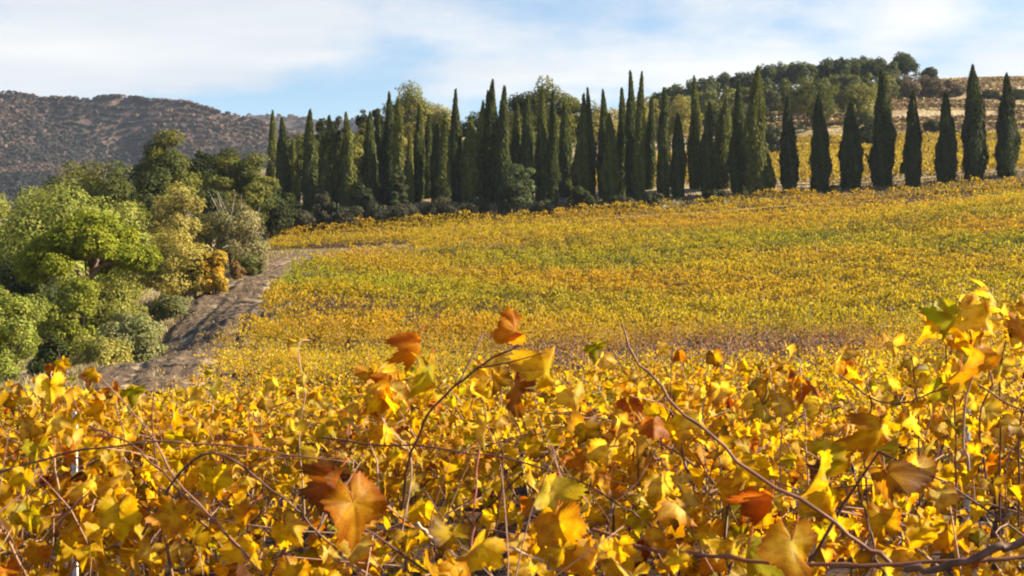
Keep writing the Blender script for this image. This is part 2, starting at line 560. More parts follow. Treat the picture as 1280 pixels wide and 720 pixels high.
def fbm(x, y, rng, octs=5, base=1.0):
    z = np.zeros_like(x); a = 1.0; f = base
    for _ in range(octs):
        for _k in range(3):
            th = rng.uniform(0, 2 * np.pi); ph = rng.uniform(0, 2 * np.pi)
            z += a * np.sin((x * np.cos(th) + y * np.sin(th)) * f * rng.uniform(.7, 1.4) + ph) / 2.0
        a *= 0.52; f *= 2.05
    return z


def hill(name, crest, Y0, depth_front, depth_back, seed, rough):
    rng = np.random.default_rng(seed)
    cx = np.array([P(a, b, Y0) for a, b in crest])
    X = np.linspace(cx[0, 0], cx[-1, 0], 220); V = np.concatenate([np.linspace(0, 1, 90), np.linspace(1, 2, 30)[1:]])
    XX, VV = np.meshgrid(X, V)
    top = np.interp(X, cx[:, 0], cx[:, 2])
    YY = np.where(VV <= 1, Y0 - depth_front * (1 - VV), Y0 + depth_back * (VV - 1))
    prof = np.where(VV <= 1, VV ** 1.05, 1 - (VV - 1) ** 1.3)
    base = -8.0
    ZZ = base + (top[None] - base) * prof
    n = fbm(XX, YY, rng, 6, 0.012)
    # gullies running down the slope
    gl = np.abs(np.sin(XX * 0.018 + 0.9 * np.sin(YY * 0.008) + 0.6))
    big = np.sin(XX * 0.011 + YY * 0.006 + 1.2) + .6 * np.sin(XX * .021 - YY * .009)
    ZZ += rough * (n * 0.9 + 1.5 * big - 2.2 * (1 - gl) ** 2) * np.sin(np.clip(prof, 0, 1) * np.pi) ** 0.7
    ZZ += rough * 0.10 * fbm(XX, YY, rng, 3, 0.09) * np.clip(prof * 3, 0, 1)
    g = Geo()
    g.add(np.stack([XX, YY, ZZ], -1).reshape(-1, 3), grid_faces(len(V), len(X)))
    tag(g.build(name, M_HILL, smooth=True), kind='structure')
    return XX, YY, ZZ


hx, hy, hz = hill('hill', [(-700, 175), (-400, 125), (-150, 112), (0, 119), (20, 118), (40, 121), (58, 127), (100, 127), (135, 124), (200, 125), (240, 131), (290, 143), (330, 154), (380, 175), (430, 215), (520, 300)], 950, 330, 300, 5, 13)
rx, ry, rz2 = hill('ridge', [(100, 190), (200, 160), (260, 150), (320, 145), (370, 148), (420, 152), (470, 150), (540, 165), (640, 190), (800, 260)], 1500, 400, 400, 9, 14)

# the air between: thin haze in one closed box, the sky outside it
def build_haze():
    m, nt, N, L, out = new_mat('haze_air')
    pv = N('ShaderNodeVolumePrincipled')
    pv.inputs['Color'].default_value = (0.66, 0.80, 1.0, 1)
    pv.inputs['Density'].default_value = HAZE
    pv.inputs['Anisotropy'].default_value = 0.2
    L(pv.outputs[0], out.inputs['Volume'])
    x0, x1, y0, y1, z0, z1 = -1900, 2000, -700, 2600, min(-16.0, float(GZ.min()) - 1.0), 240.0
    v = [(x, y, z) for z in (z0, z1) for x, y in ((x0, y0), (x1, y0), (x1, y1), (x0, y1))]
    me = bpy.data.meshes.new('haze')
    me.from_pydata(v, [], [(3, 2, 1, 0), (4, 5, 6, 7), (0, 1, 5, 4), (1, 2, 6, 5), (2, 3, 7, 6), (3, 0, 4, 7)])
    me.materials.append(m)
    o = bpy.data.objects.new('haze', me); C.objects.link(o)
    tag(o, 'thin bluish haze over the valley and hills', 'haze', kind='stuff')


HAZE = 0.0001
build_haze()

# ------------------------------------------------------------------ trees


def lobe_leaves(g, cen, rad, n, size, aspect, rng, col, up=0.25, inner=0.12, axis_up=0.0, crown_c=None):
    """n leaves on the shell of an ellipsoidal clump"""
    d = norm(rng.normal(size=(n, 3)))
    rf = 0.72 + 0.38 * rng.random(n) ** 0.8
    k = rng.random(n) < inner
    rf[k] *= rng.random(k.sum()) ** 0.5
    # dents in the shell
    ph = rng.uniform(0, 6.28, 3)
    rf *= 1 + 0.13 * np.sin(5 * d[:, 0] + ph[0]) * np.sin(5 * d[:, 1] + ph[1]) + 0.08 * np.sin(9 * d[:, 2] + ph[2])
    pos = cen + d * rad * rf[:, None]
    nr = d * 0.7 + np.array([0, 0, up]) + rng.normal(0, 0.32, (n, 3))
    if crown_c is not None:
        nr = nr + 0.35 * norm(pos - crown_c)
    ax = rng.normal(size=(n, 3)); ax[:, 2] += axis_up
    sh = np.exp(rng.normal(0, 0.16, (n, 1)))
    c = np.clip(col[None] * sh * (1 + rng.normal(0, 0.06, (n, 3))), 0.004, 0.9)
    rhombs(g, pos, nr, size * rng.uniform(0.6, 1.4, n), aspect, rng, np.concatenate([c, np.ones((n, 1))], 1), axis=ax, fold=0.15)


def crown_lobes(kind, Ht, W, rng):
    """list of (centre, radii) that make up a crown"""
    out = []
    if kind == 'umbrella':
        for k in range(60):
            a = rng.uniform(0, 6.283); r = math.sqrt(rng.random()) * 0.44
            z = Ht * (0.90 - 1.35 * r * r) + rng.normal(0, 0.02 * Ht)
            s = W * rng.uniform(0.10, 0.155)
            out.append((np.array([math.cos(a) * r * W, math.sin(a) * r * W, z]), np.array([s, s, s * 0.72])))
        return out
    if kind == 'bush':
        cz, rzz, lo = 0.46 * Ht, 0.44 * Ht, -0.75
    elif kind == 'dome':
        cz, rzz, lo = 0.60 * Ht, 0.33 * Ht, -0.7
    elif kind == 'pine':
        cz, rzz, lo = 0.58 * Ht, 0.38 * Ht, -0.8
    else:
        cz, rzz, lo = 0.5 * Ht, 0.42 * Ht, -0.9
    n = {'bush': 36, 'dome': 44, 'pine': 34}.get(kind, 30)
    for k in range(n):
        while True:
            d = norm(rng.normal(size=3))
            if d[2] > lo: break
        rr = rng.uniform(0.45, 0.86) if k > 4 else rng.uniform(0, 0.3)
        lump = rng.uniform(0.85, 1.12)
        c = np.array([d[0] * W * 0.40 * rr * lump / .8, d[1] * W * 0.40 * rr * lump / .8, cz + d[2] * rzz * rr * lump / .8])
        if kind == 'pine':
            taper = 1.0 - 0.35 * (c[2] / Ht - 0.4)
            c[:2] *= taper
            s = W * rng.uniform(0.09, 0.17)
            rad = np.array([s * 1.15, s * 1.15, s * 0.66])
        else:
            s = W * rng.uniform(0.10, 0.19)
            rad = np.array([s, s, min(s, 0.24 * Ht) * rng.uniform(0.75, 1.0)])
        c[2] = min(max(c[2], rad[2] * 0.6), Ht - rad[2] * 0.9)
        out.append((c, rad))
    return out


def make_tree(name, label, cat, px, Y, top, wpx, kind, col, leaf, n, seed, group=None, base_py=None, trunk_col=(0.07, 0.05, 0.04), trunk=True, col2=None, sink=0.0, twigs=None, aspect=1.7, lean=0.0):
    rng = np.random.default_rng(seed)
    X = (px - 640) / F * Y
    zb = float(H(X, Y)) - sink
    zt = P(px, top, Y)[2]
    Ht = zt - zb
    if Ht < 0.4: Ht = 0.4
    W = wpx / F * Y
    t = thing(name, label, cat, (X, Y, zb), group, 0.0)
    lobes = crown_lobes(kind, Ht, W, rng)
    col = np.array(col, float); col2 = np.array(col2, float) if col2 is not None else col
    g = Geo()
    area = np.array([r[0] * r[2] for _, r in lobes]); area = area / area.sum()
    cc = np.array([0, 0, Ht * 0.5])
    for (c, r), a in zip(lobes, area):
        mixv = rng.random()
        cl = (col * (1 - mixv) + col2 * mixv) * math.exp(rng.normal(0, 0.14))
        lobe_leaves(g, c + np.array([lean * c[2], 0, 0]), r, max(20, int(n * a)), leaf, aspect, rng, cl, crown_c=cc, axis_up=0.2)
    g.build('crown', M_FOL, t)
    if trunk:
        g = Geo()
        rt = max(0.05, 0.022 * Ht)
        tc = np.array([*trunk_col, 1.0])
        tp = 0.62 * Ht
        pts = spline([(0, 0, -0.25), (0.05 * W * rng.normal() * .4, 0.02 * W, 0.3 * Ht), (lean * tp, 0, tp)], 9)
        tube(g, pts, np.linspace(rt, rt * 0.45, 9), 8, tc)
        order = rng.permutation(len(lobes))[:9]
        for k in order:
            c = lobes[k][0] + np.array([lean * lobes[k][0][2], 0, 0])
            s = pts[rng.integers(3, 9)]
            if c[2] < s[2]: s = pts[3]
            m = (s + c) / 2 + np.array([0, 0, -0.06 * Ht])
            tube(g, spline([s, m, c], 7), np.linspace(rt * 0.42, rt * 0.10, 7), 5, tc)
        if kind == 'bush' or W / Ht > 1.0:
            for k in range(3):
                a = rng.uniform(0, 6.28)
                tube(g, spline([(0.05 * W * math.cos(a), 0.05 * W * math.sin(a), -0.2), (0.16 * W * math.cos(a), .16 * W * math.sin(a), 0.3 * Ht), (0.3 * W * math.cos(a), .3 * W * math.sin(a), 0.62 * Ht)], 7), np.linspace(rt * 0.6, rt * 0.15, 7), 6, tc)
        g.build('trunk', M_WOOD, t)
    if twigs:
        g = Geo()
        for k in range(twigs):
            a = rng.uniform(0, 6.28); r = W * rng.uniform(.3, .52)
            e = np.array([math.cos(a) * r, math.sin(a) * r - 0.1 * W, Ht * rng.uniform(.45, .95)])
            s = np.array([0, 0, Ht * rng.uniform(.1, .3)])
            pts = spline([s, s * .5 + e * .5 + rng.normal(0, .05 * W, 3), e], 8)
            tube(g, pts, np.linspace(.035, .012, 8), 5, np.array([.30, .27, .22, 1]))
            for q in range(3):
                b = pts[rng.integers(3, 7)]; e2 = b + rng.normal(0, .13 * W, 3) + np.array([0, 0, .08 * Ht])
                tube(g, [b, b * .4 + e2 * .6, e2], [.018, .013, .007], 4, np.array([.30, .27, .22, 1]))
        g.build('bare_branch', M_WOOD, t)
    return t, X, Y, zb, Ht, W


def make_cypress(label, px, top, base, wpx, Y, seed, col, extra=None, n=6500):
    rng = np.random.default_rng(seed)
    X = (px - 640) / F * Y
    zb = float(H(X, Y)) - 0.1
    zt = P(px, top, Y)[2]
    Ht = zt - zb
    R = wpx / F * Y / 2 * 0.96
    t = thing('cypress_tree', label, 'cypress', (X, Y, zb), 'cypresses in a row along the vineyard edge')
    g = Geo()
    spires = [(0.0, 0.0, 0.0, Ht, R)]
    for e in (extra or []): spires.append(e)
    pw, q = rng.uniform(1.35, 2.1), rng.uniform(0.75, 0.95)
    for (ox, oy, oz, h, r0) in spires:
        ph = rng.uniform(0, 6.28, 6)

        def rad(tt, a):
            r = r0 * (1 - tt ** pw) ** q * (0.56 + 0.44 * np.clip(tt / 0.26, 0, 1) ** 0.75)
            lump = 1 + 0.11 * np.sin(2 * a + ph[0] + 4 * tt) + 0.10 * np.sin(3 * a + ph[1] - 9 * tt) + 0.09 * np.sin(15 * tt + ph[2] + a) + 0.08 * np.sin(29 * tt + ph[3] - 2 * a)
            return r * lump + 0.03

        nn = int(n * (h * r0) / (Ht * R) if h < Ht else n)
        tt = rng.random(nn * 3)
        keep = rng.random(nn * 3) < (1 - tt ** pw) ** q + 0.10
        tt = tt[keep][:nn]; nn = len(tt)
        a = rng.uniform(0, 6.283, nn)
        out = np.stack([np.cos(a), np.sin(a), np.zeros(nn)], 1)
        rr = rad(tt, a) * (0.84 + 0.22 * rng.random(nn))
        stray = rng.random(nn) < 0.09
        rr[stray] *= rng.uniform(1.05, 1.22, stray.sum())
        sway = 0.16 * R * np.sin(tt * 4 + ph[4]) * tt
        pos = out * rr[:, None] + np.stack([ox + sway, oy + 0 * tt, oz + (0.02 + 0.965 * tt) * h], 1)
        ax = out * 0.32 + np.array([0, 0, 1.0]) + rng.normal(0, 0.22, (nn, 3))
        nr = out + np.array([0, 0, 0.25]) + rng.normal(0, 0.38, (nn, 3))
        streak = 0.85 + 0.25 * np.sin(6 * a + 7 * tt + ph[5]) * rng.random(nn)
        c = np.array(col)[None] * (streak * np.exp(rng.normal(0, 0.18, nn)))[:, None]
        rhombs(g, pos, nr, rng.uniform(0.26, 0.62, nn), 2.6, rng, np.concatenate([np.clip(c, .003, .5), np.ones((nn, 1))], 1), axis=ax, fold=0.2)
        # dense inner foliage
        tc_ = np.linspace(0, 0.97, 16); ac = np.linspace(0, 2 * np.pi, 10, endpoint=False)
        TT, AA = np.meshgrid(tc_, ac, indexing='ij')
        RR = rad(TT, AA) * 0.80
        v = np.stack([np.cos(AA) * RR + ox + 0.16 * R * np.sin(TT * 4 + ph[4]) * TT, np.sin(AA) * RR + oy, oz + (0.02 + 0.95 * TT) * h], -1).reshape(-1, 3)
        i = np.arange(15)[:, None] * 10; j = np.arange(10)[None]; k = (j + 1) % 10
        g.add(v, np.stack([i + j, i + k, i + 10 + k, i + 10 + j], -1).reshape(-1, 4), np.array([*(np.array(col) * 0.9), 1]))
    g.build('crown', M_CYP, t)
    g = Geo()
    rt = max(0.08, R * 0.16)
    tube(g, [(0, 0, -0.3), (0.02, 0, 0.06 * Ht), (0, 0, 0.3 * Ht), (0, 0, 0.8 * Ht)], [rt * 1.3, rt, rt * .8, rt * .2], 8, np.array([.10, .075, .055, 1]))
    g.build('trunk', M_WOOD, t)
    return t


# every cypress of the row, from its far end: (column, top, foot, width, metres ahead, tint, how it looks)
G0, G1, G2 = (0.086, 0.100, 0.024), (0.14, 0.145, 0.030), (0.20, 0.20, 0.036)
CYP = [
    (340, 137, 262, 14, 150, G1, 'thin pale-tipped cypress at the far end of the row, beside the round pine'),
    (354, 146, 262, 17, 147, G0, 'second cypress from the far end of the row, dark and slim'),
    (367, 174, 260, 15, 146, G2, 'short sunlit green cypress between two taller dark ones near the far end'),
    (390, 136, 262, 24, 146, G0, 'stout dark pointed cypress standing just past the short green one'),
    (412, 143, 258, 23, 147, G0, 'broad-based tapering cypress between two stout ones near the far end'),
    (435, 139, 258, 21, 146, G1, 'stout even cypress with a lit edge, foot behind a low grey bush'),
    (463, 139, 258, 18, 147, G0, 'slim cypress standing right under the small dark pine top'),
    (474, 142, 256, 13, 151, G0, 'thin dark cypress tucked behind and short of the three needle-thin tops'),
    (482, 117, 256, 13, 149, G1, 'first of the three needle-thin cypresses before the domed pine'),
    (489, 114, 256, 15, 147, G0, 'tallest of the three needle-thin cypresses before the domed pine'),
    (498, 120, 254, 16, 146, G1, 'third of the needle-thin cypresses, with a green widening foot'),
    (511, 168, 254, 11, 146, G2, 'smallest cypress of the row, pale green under the domed pine'),
    (522, 130, 254, 18, 146, G0, 'dark cypress standing in front of the domed pine crown'),
    (536, 142, 254, 13, 149, G0, 'narrow dark cypress just past the domed pine crown'),
    (546, 153, 254, 15, 150, G0, 'short black-green cypress squeezed between two narrow ones'),
    (556, 142, 258, 17, 146, G1, 'slim cypress with yellowish lit edge before the isolated tall spire'),
    (571, 111, 252, 20, 146, G0, 'isolated tall dark spire with clear sky at both sides of its tip'),
    (587, 146, 254, 25, 145, G1, 'wide blunt olive-green cypress beside the isolated tall spire'),
    (600, 125, 254, 13, 147, G2, 'narrow cypress with a bright sunlit strip down its whole side'),
    (614, 98, 260, 21, 145, G0, 'very tall dark cypress that stands first of a close pair'),
    (629, 106, 256, 20, 146, G0, 'second of the close tall pair, slightly shorter and green-topped'),
    (644, 130, 252, 12, 149, G1, 'thin short cypress rising behind the grey conical shrub'),
    (658, 119, 252, 21, 147, G0, 'full-bodied cypress directly behind the grey conical shrub'),
    (675, 108, 253, 15, 146, G1, 'tall slim cypress in front of the dark green pine crown'),
    (691, 113, 252, 14, 146, G0, 'dark slim cypress beside a yellow gap, before the dark pine crown'),
    (706, 127, 251, 19, 146, G0, 'tapering cypress just past the dark pine crown'),
    (727, 117, 255, 25, 145, G1, 'wide cypress with a round dark bush at its foot'),
    (739, 110, 252, 12, 148, G0, 'needle-thin cypress close behind the wide one with the round bush'),
    (754, 111, 252, 15, 147, G0, 'pointed cypress joined at the hip to a lower bulky one'),
    (763, 141, 253, 22, 145, G1, 'bulky lower cypress with blunt top, joined to a pointed one'),
    (776, 109, 250, 15, 146, G0, 'slim cypress just before the twin highest needles'),
    (790, 87, 251, 14, 146, G0, 'first of the twin highest needle tops of the row'),
    (799, 89, 252, 17, 145, G1, 'second of the twin highest needle tops, fuller at the foot'),
    (811, 121, 245, 13, 147, G0, 'short thin cypress just past the twin needle tops'),
    (829, 109, 244, 17, 146, G0, 'dark cypress with pale field showing at both sides, before the yellow tree'),
    (847, 141, 244, 19, 145, G0, 'shortest cypress of the middle row, black-green and pointed'),
    (868, 94, 246, 17, 145, G1, 'tall very slender green cypress with a lit edge, standing clear'),
    (884, 127, 244, 18, 147, G0, 'dark cypress half hidden between the slender one and the broad green cone'),
    (904, 121, 246, 31, 144, G1, 'broad green cone-shaped cypress with a bright edge'),
    (923, 98, 244, 22, 147, G0, 'black-green cypress close behind the tallest broad one'),
    (945, 82, 247, 33, 143, G1, 'tallest broad cypress, with a small side shoot at its foot'),
    (987, 119, 245, 22, 143, G0, 'slim regular cypress standing alone just past the tallest broad one'),
    (1025, 116, 241, 30, 143, G0, 'stocky cypress with a thin off-centre tip'),
    (1063, 127, 238, 30, 143, G0, 'ragged cypress with a blunt, broken-looking top'),
    (1102, 84, 235, 30, 143, G0, 'tall spindle-shaped cypress with a sharp tip, wide in the middle'),
    (1140, 113, 233, 22, 142, G0, 'slender cypress with a low stub branch near its foot'),
    (1181, 116, 231, 26, 142, G0, 'stocky cypress with a notch below its tip, third from the near end'),
    (1217, 80, 226, 33, 142, G0, 'great dark cypress, second from the near end of the row'),
    (1257, 91, 222, 29, 142, G0, 'last cypress at the near end, with a second blunt top'),
]
rgc = np.random.default_rng(5)
for k, (px, top, base, w, Y, col, lab) in enumerate(CYP):
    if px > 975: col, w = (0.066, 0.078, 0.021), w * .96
    sc = Y / F
    ex = None
    if px == 945: ex = [(15 * sc, 0.2, 0, 62 * sc, 8 * sc)]
    if px == 1257: ex = [(7 * sc, 0, 20 * sc, 84 * sc, 8 * sc)]
    if px == 1181: ex = [(6 * sc, 0, 20 * sc, 66 * sc, 7 * sc)]
    if px == 1063: ex = [(5 * sc, 0, 30 * sc, 66 * sc, 9 * sc), (-6 * sc, 0, 30 * sc, 58 * sc, 8 * sc)]
    if px == 1140: ex = [(-11 * sc, 0, 20 * sc, 12 * sc, 5 * sc)]
    if px == 754: ex = None
    hh, ww = (base - top) * sc, w * sc
    if ex is None and px < 975 and rgc.random() < .42:
        sgn = rgc.choice([-1, 1])
        ex = [(sgn * ww * rgc.uniform(.10, .22), rgc.uniform(-.2, .2) * ww, 0, hh * rgc.uniform(.74, .95), ww * rgc.uniform(.24, .36))]
    tcy = make_cypress(lab, px, top, base, w, Y + (rgc.uniform(-2.5, 5.0) if px < 930 else 0), 100 + k, col, ex)
    tcy.rotation_euler = (rgc.normal(0, .010), rgc.normal(0, .013), 0)

PINE, PINE_L = (0.060, 0.070, 0.018), (0.17, 0.165, 0.030)
OLIVE, PALE = (0.15, 0.138, 0.036), (0.33, 0.275, 0.075)
BRIGHT = (0.22, 0.235, 0.024)
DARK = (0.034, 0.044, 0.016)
# trees between the cypresses and the sky
BACK = [
    ('pine_tree', 'lone domed pine with flat olive crown rising highest above the cypress tops', 515, 185, 102, 82, 'dome', PINE_L, OLIVE, 11000),
    ('pine_tree', 'small dark pine top against the sky, before the domed olive pine', 457, 190, 126, 26, 'dome', DARK, PINE, 4000),
    ('pine_tree', 'dark low pine top between the small pine and the domed one', 474, 188, 123, 22, 'dome', DARK, PINE, 4000),
    ('pine_tree', 'dark green round-headed pine rising behind the middle of the cypress row', 683, 185, 96, 74, 'dome', PINE, PINE_L, 9000),
    ('pine_tree', 'lower dark pine adjoining the round-headed one behind the middle cypresses', 650, 188, 108, 60, 'dome', DARK, PINE, 7000),
    ('pine_tree', 'dark pine shoulder falling away past the round-headed pine', 712, 188, 118, 42, 'dome', PINE, PINE_L, 6500),
    ('tree', 'pale buff tree filling the gap beside the isolated tall cypress spire', 548, 172, 128, 60, 'bush', PALE, OLIVE, 6500),
    ('tree', 'pale tree low under the domed pine, behind the smallest cypress', 512, 166, 146, 60, 'bush', PALE, OLIVE, 5500),
    ('pine_tree', 'dark pine top peeping over the far cypresses next to the stout one', 402, 185, 141, 30, 'dome', DARK, PINE, 4500),
    ('pine_tree', 'dark low pine top behind the broad-based tapering cypress', 424, 186, 138, 32, 'dome', DARK, PINE, 4500),
    ('tree', 'light green tree showing behind the short sunlit cypress', 374, 165, 156, 58, 'bush', PINE_L, PINE, 6500),
    ('tree', 'light green tree showing behind the broad-based tapering cypress', 405, 166, 158, 56, 'bush', PINE_L, OLIVE, 6000),
    ('tree', 'light green tree showing between the two stout cypresses', 445, 166, 148, 62, 'bush', PINE_L, OLIVE, 6500),
    ('tree', 'dark tree filling in low behind the wide blunt olive cypress', 592, 170, 138, 62, 'bush', PINE, DARK, 7000),
    ('tree', 'yellowish tree behind the needle-thin cypress and the bulky one', 745, 215, 122, 62, 'bush', PALE, OLIVE, 6500),
    ('tree', 'pale green-gold tree behind the twin highest needles', 800, 218, 114, 74, 'bush', PALE, OLIVE, 8500),
    ('tree', 'bushy yellow-green tree behind the shortest middle cypress', 850, 215, 120, 62, 'bush', PALE, PINE_L, 7500),
    ('tree', 'dull green tree between the broad cone cypress and the tallest broad one', 905, 220, 124, 60, 'bush', OLIVE, PINE, 6000),
    ('tree', 'dark tree filling in low behind the close tall pair of cypresses', 640, 172, 140, 70, 'bush', PINE, OLIVE, 8000),
    ('tree', 'dark tree filling in low behind the three needle-thin cypresses', 482, 168, 150, 50, 'bush', PINE, OLIVE, 7000),
    ('tree', 'green tree filling in low behind the dark green pine crown', 690, 178, 150, 60, 'bush', PINE_L, PINE, 7000),
    ('shrub', 'grey-green round shrub beside the slim regular cypress', 966, 185, 141, 27, 'bush', (0.13, 0.14, 0.08), (0.09, 0.10, 0.05), 4500),
    ('pine_tree', 'round sunlit olive pine standing out before the hilltop wood', 1012, 222, 91, 70, 'bush', PINE_L, PINE, 9500),
    ('shrub', 'broad pale olive shrub on the slope below the hilltop wood', 1066, 225, 104, 60, 'bush', PINE_L, OLIVE, 7000),
    ('shrub', 'dark round shrub on the dry terrace behind the ragged cypress', 1080, 195, 141, 34, 'bush', DARK, PINE, 3500),
    ('shrub', 'dark shrub half hidden behind the second cypress from the near end', 1236, 262, 113, 26, 'bush', DARK, PINE, 3500),
    ('shrub', 'dark shrub on the upper terrace past the near-end cypress', 1272, 262, 112, 44, 'bush', PINE, DARK, 4500),
    ('shrub', 'low dark shrub on the terrace edge behind the great dark cypress', 1165, 212, 150, 22, 'bush', DARK, PINE, 2500),
]
for k, (nm, lab, px, Y, top, w, kind, c1, c2, n) in enumerate(BACK):
    make_tree(nm, lab, nm.replace('_tree', '').replace('_', ' '), px, Y, top, w, kind, c1, 0.34, n, 300 + k, col2=c2)

# the wood on the hilltop
wood_line = [(822, 112), (836, 107), (850, 104), (864, 103), (878, 98), (893, 95), (908, 92), (922, 88), (938, 86), (955, 80), (972, 78), (988, 77), (1004, 74), (1020, 75), (1036, 73), (1052, 70),
             (1066, 73), (1080, 68), (1094, 70), (1108, 72)]
rngw = np.random.default_rng(77)
kk = 0
for px, top in wood_line:
    make_tree('pine_tree', 'dark green pine on the skyline of the hilltop wood', 'pine', px + rngw.normal(0, 2), 285 + rngw.uniform(-8, 8), top + rngw.normal(0, 1.5), rngw.uniform(26, 38), 'dome', (0.055, 0.07, 0.03), 0.5, 2600, 400 + kk,
              group='pines along the skyline of the hilltop wood', col2=(0.09, 0.10, 0.035))
    kk += 1
for px, top in [(830, 118), (850, 115), (872, 112), (893, 110), (915, 108), (938, 104), (960, 101), (982, 98), (1040, 94), (1062, 92), (1084, 90), (1100, 92), (1118, 96), (950, 120), (975, 118), (1035, 110), (890, 126), (912, 124), (934, 124), (985, 126), (1000, 122), (1045, 116), (880, 136), (902, 138), (924, 137), (948, 136), (978, 138), (1002, 137), (1040, 130)]:
    make_tree('tree', 'dull green tree on the lower flank of the hilltop wood', 'tree', px + rngw.normal(0, 3), 262 + rngw.uniform(-8, 8), top + rngw.normal(0, 2), rngw.uniform(28, 40), 'bush', (0.09, 0.095, 0.045), 0.5, 2600, 400 + kk,
              group='trees on the flank of the hilltop wood', col2=PINE_L)
    kk += 1
for px, top, w in [(1115, 92, 30), (1135, 92, 30), (1152, 94, 26), (1168, 96, 26), (1183, 101, 26), (1196, 106, 20), (1140, 104, 30), (1170, 108, 28)]:
    make_tree('tree', 'bare purplish-brown tree at the thinning end of the hilltop wood', 'tree', px, 272 + rngw.uniform(-6, 6), top, w, 'bush', (0.15, 0.105, 0.08), 0.45, 1700, 400 + kk,
              group='bare trees at the end of the hilltop wood', col2=(0.11, 0.09, 0.06))
    kk += 1
make_tree('pine_tree', 'dark flat-topped pine standing highest on the hilltop wood', 'pine', 1129, 290, 66, 42, 'dome', DARK, 0.45, 5000, 470, col2=PINE)
make_tree('pine_tree', 'small dark round pine beside the flat-topped pine at the hilltop', 'pine', 1160, 290, 84, 22, 'dome', DARK, 0.45, 2500, 471, col2=PINE)

# dark pines and hedge on the near side of the valley
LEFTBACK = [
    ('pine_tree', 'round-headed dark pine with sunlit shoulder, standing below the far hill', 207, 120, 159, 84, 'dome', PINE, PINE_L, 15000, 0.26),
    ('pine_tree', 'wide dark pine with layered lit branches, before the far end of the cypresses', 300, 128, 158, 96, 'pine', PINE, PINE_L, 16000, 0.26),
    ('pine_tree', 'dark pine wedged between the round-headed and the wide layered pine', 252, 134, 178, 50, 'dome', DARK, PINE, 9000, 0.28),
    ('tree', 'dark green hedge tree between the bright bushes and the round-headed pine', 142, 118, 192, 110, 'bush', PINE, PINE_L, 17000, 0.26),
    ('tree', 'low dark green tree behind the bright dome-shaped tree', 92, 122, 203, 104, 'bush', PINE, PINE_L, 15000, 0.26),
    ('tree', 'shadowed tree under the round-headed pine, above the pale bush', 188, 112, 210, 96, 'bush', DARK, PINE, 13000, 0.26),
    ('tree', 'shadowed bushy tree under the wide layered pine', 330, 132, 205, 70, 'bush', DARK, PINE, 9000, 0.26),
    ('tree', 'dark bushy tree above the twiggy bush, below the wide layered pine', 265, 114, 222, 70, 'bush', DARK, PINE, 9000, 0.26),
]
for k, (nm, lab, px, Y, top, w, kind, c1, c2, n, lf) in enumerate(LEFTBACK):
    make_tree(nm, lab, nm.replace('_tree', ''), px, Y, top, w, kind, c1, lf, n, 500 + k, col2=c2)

# bushes and pines beside the track
NEARBUSH = [
    ('tree', 'yellow-green tree at the edge of the view, behind the bright edge bush', -14, 84, 226, 120, 'bush', (0.22, 0.23, 0.045), (0.28, 0.28, 0.06), 20000, 0.17, 0, True),
    ('tree', 'bright green dome-shaped tree behind the umbrella pine', 60, 80, 222, 175, 'bush', (0.20, 0.22, 0.045), (0.26, 0.27, 0.06), 34000, 0.17, 0, True),
    ('tree', 'bright green tree between the umbrella pine and the pale bush', 148, 84, 234, 112, 'bush', (0.24, 0.25, 0.05), (0.29, 0.29, 0.07), 20000, 0.17, 0, True),
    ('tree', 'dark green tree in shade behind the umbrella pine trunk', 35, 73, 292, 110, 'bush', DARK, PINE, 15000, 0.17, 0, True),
    ('bush', 'bright green bush at the edge of the view, beside the umbrella pine', 8, 58, 332, 112, 'bush', (0.23, 0.245, 0.035), (0.19, 0.21, 0.045), 20000, 0.13, 0, True),
    ('bush', 'pale yellow-green bush above the yellow one, under the dark pines', 224, 92, 231, 80, 'bush', PALE, (0.30, 0.25, 0.07), 14000, 0.17, 0, True),
    ('bush', 'large pale olive bush beside the small orange-yellow one', 222, 80, 288, 112, 'bush', (0.30, 0.24, 0.045), PALE, 17000, 0.16, 0, True),
    ('bush', 'grey-green bush with pale bare twigs where the track bends', 294, 94, 234, 90, 'bush', (0.16, 0.15, 0.06), (0.23, 0.19, 0.09), 11000, 0.17, 15, True),
    ('bush', 'narrow orange-yellow bush between the pale olive and the twiggy bush', 270, 79, 306, 44, 'bush', (0.46, 0.26, 0.022), (0.36, 0.25, 0.035), 8500, 0.16, 0, True),
    ('bush', 'small dark green shrub at the foot of the twiggy bush', 310, 90, 318, 44, 'bush', (0.07, 0.085, 0.03), OLIVE, 5000, 0.15, 0, True),
    ('bush', 'tiny reddish shrub low between the orange bush and the dark shrub', 296, 86, 326, 20, 'bush', (0.22, 0.10, 0.035), (0.16, 0.12, 0.04), 2200, 0.13, 0, True),
    ('bush', 'low grey-green shrub at the foot of the pale olive bush', 212, 73, 368, 54, 'bush', (0.15, 0.16, 0.07), OLIVE, 6000, 0.14, 0, True),
    ('bush', 'olive green bush under the umbrella pine, next to its trunk', 135, 66, 345, 104, 'bush', (0.19, 0.185, 0.035), (0.25, 0.235, 0.055), 15000, 0.14, 0, True),
    ('bush', 'feathery grey-green bush nearest the track, above the dry grass', 165, 60, 388, 92, 'bush', (0.17, 0.18, 0.06), (0.22, 0.215, 0.09), 13000, 0.13, 0, True),
    ('bush', 'low light green bush in front of the umbrella pine trunk', 128, 57, 415, 76, 'bush', (0.26, 0.26, 0.055), PALE, 10000, 0.12, 0, True),
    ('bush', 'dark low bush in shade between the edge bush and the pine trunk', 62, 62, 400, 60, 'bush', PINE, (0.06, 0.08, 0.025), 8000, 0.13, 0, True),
    ('bush', 'light green bushy shrub right in front of the umbrella pine trunk', 88, 64, 338, 76, 'bush', (0.20, 0.21, 0.03), BRIGHT, 11000, 0.13, 0, True),
]
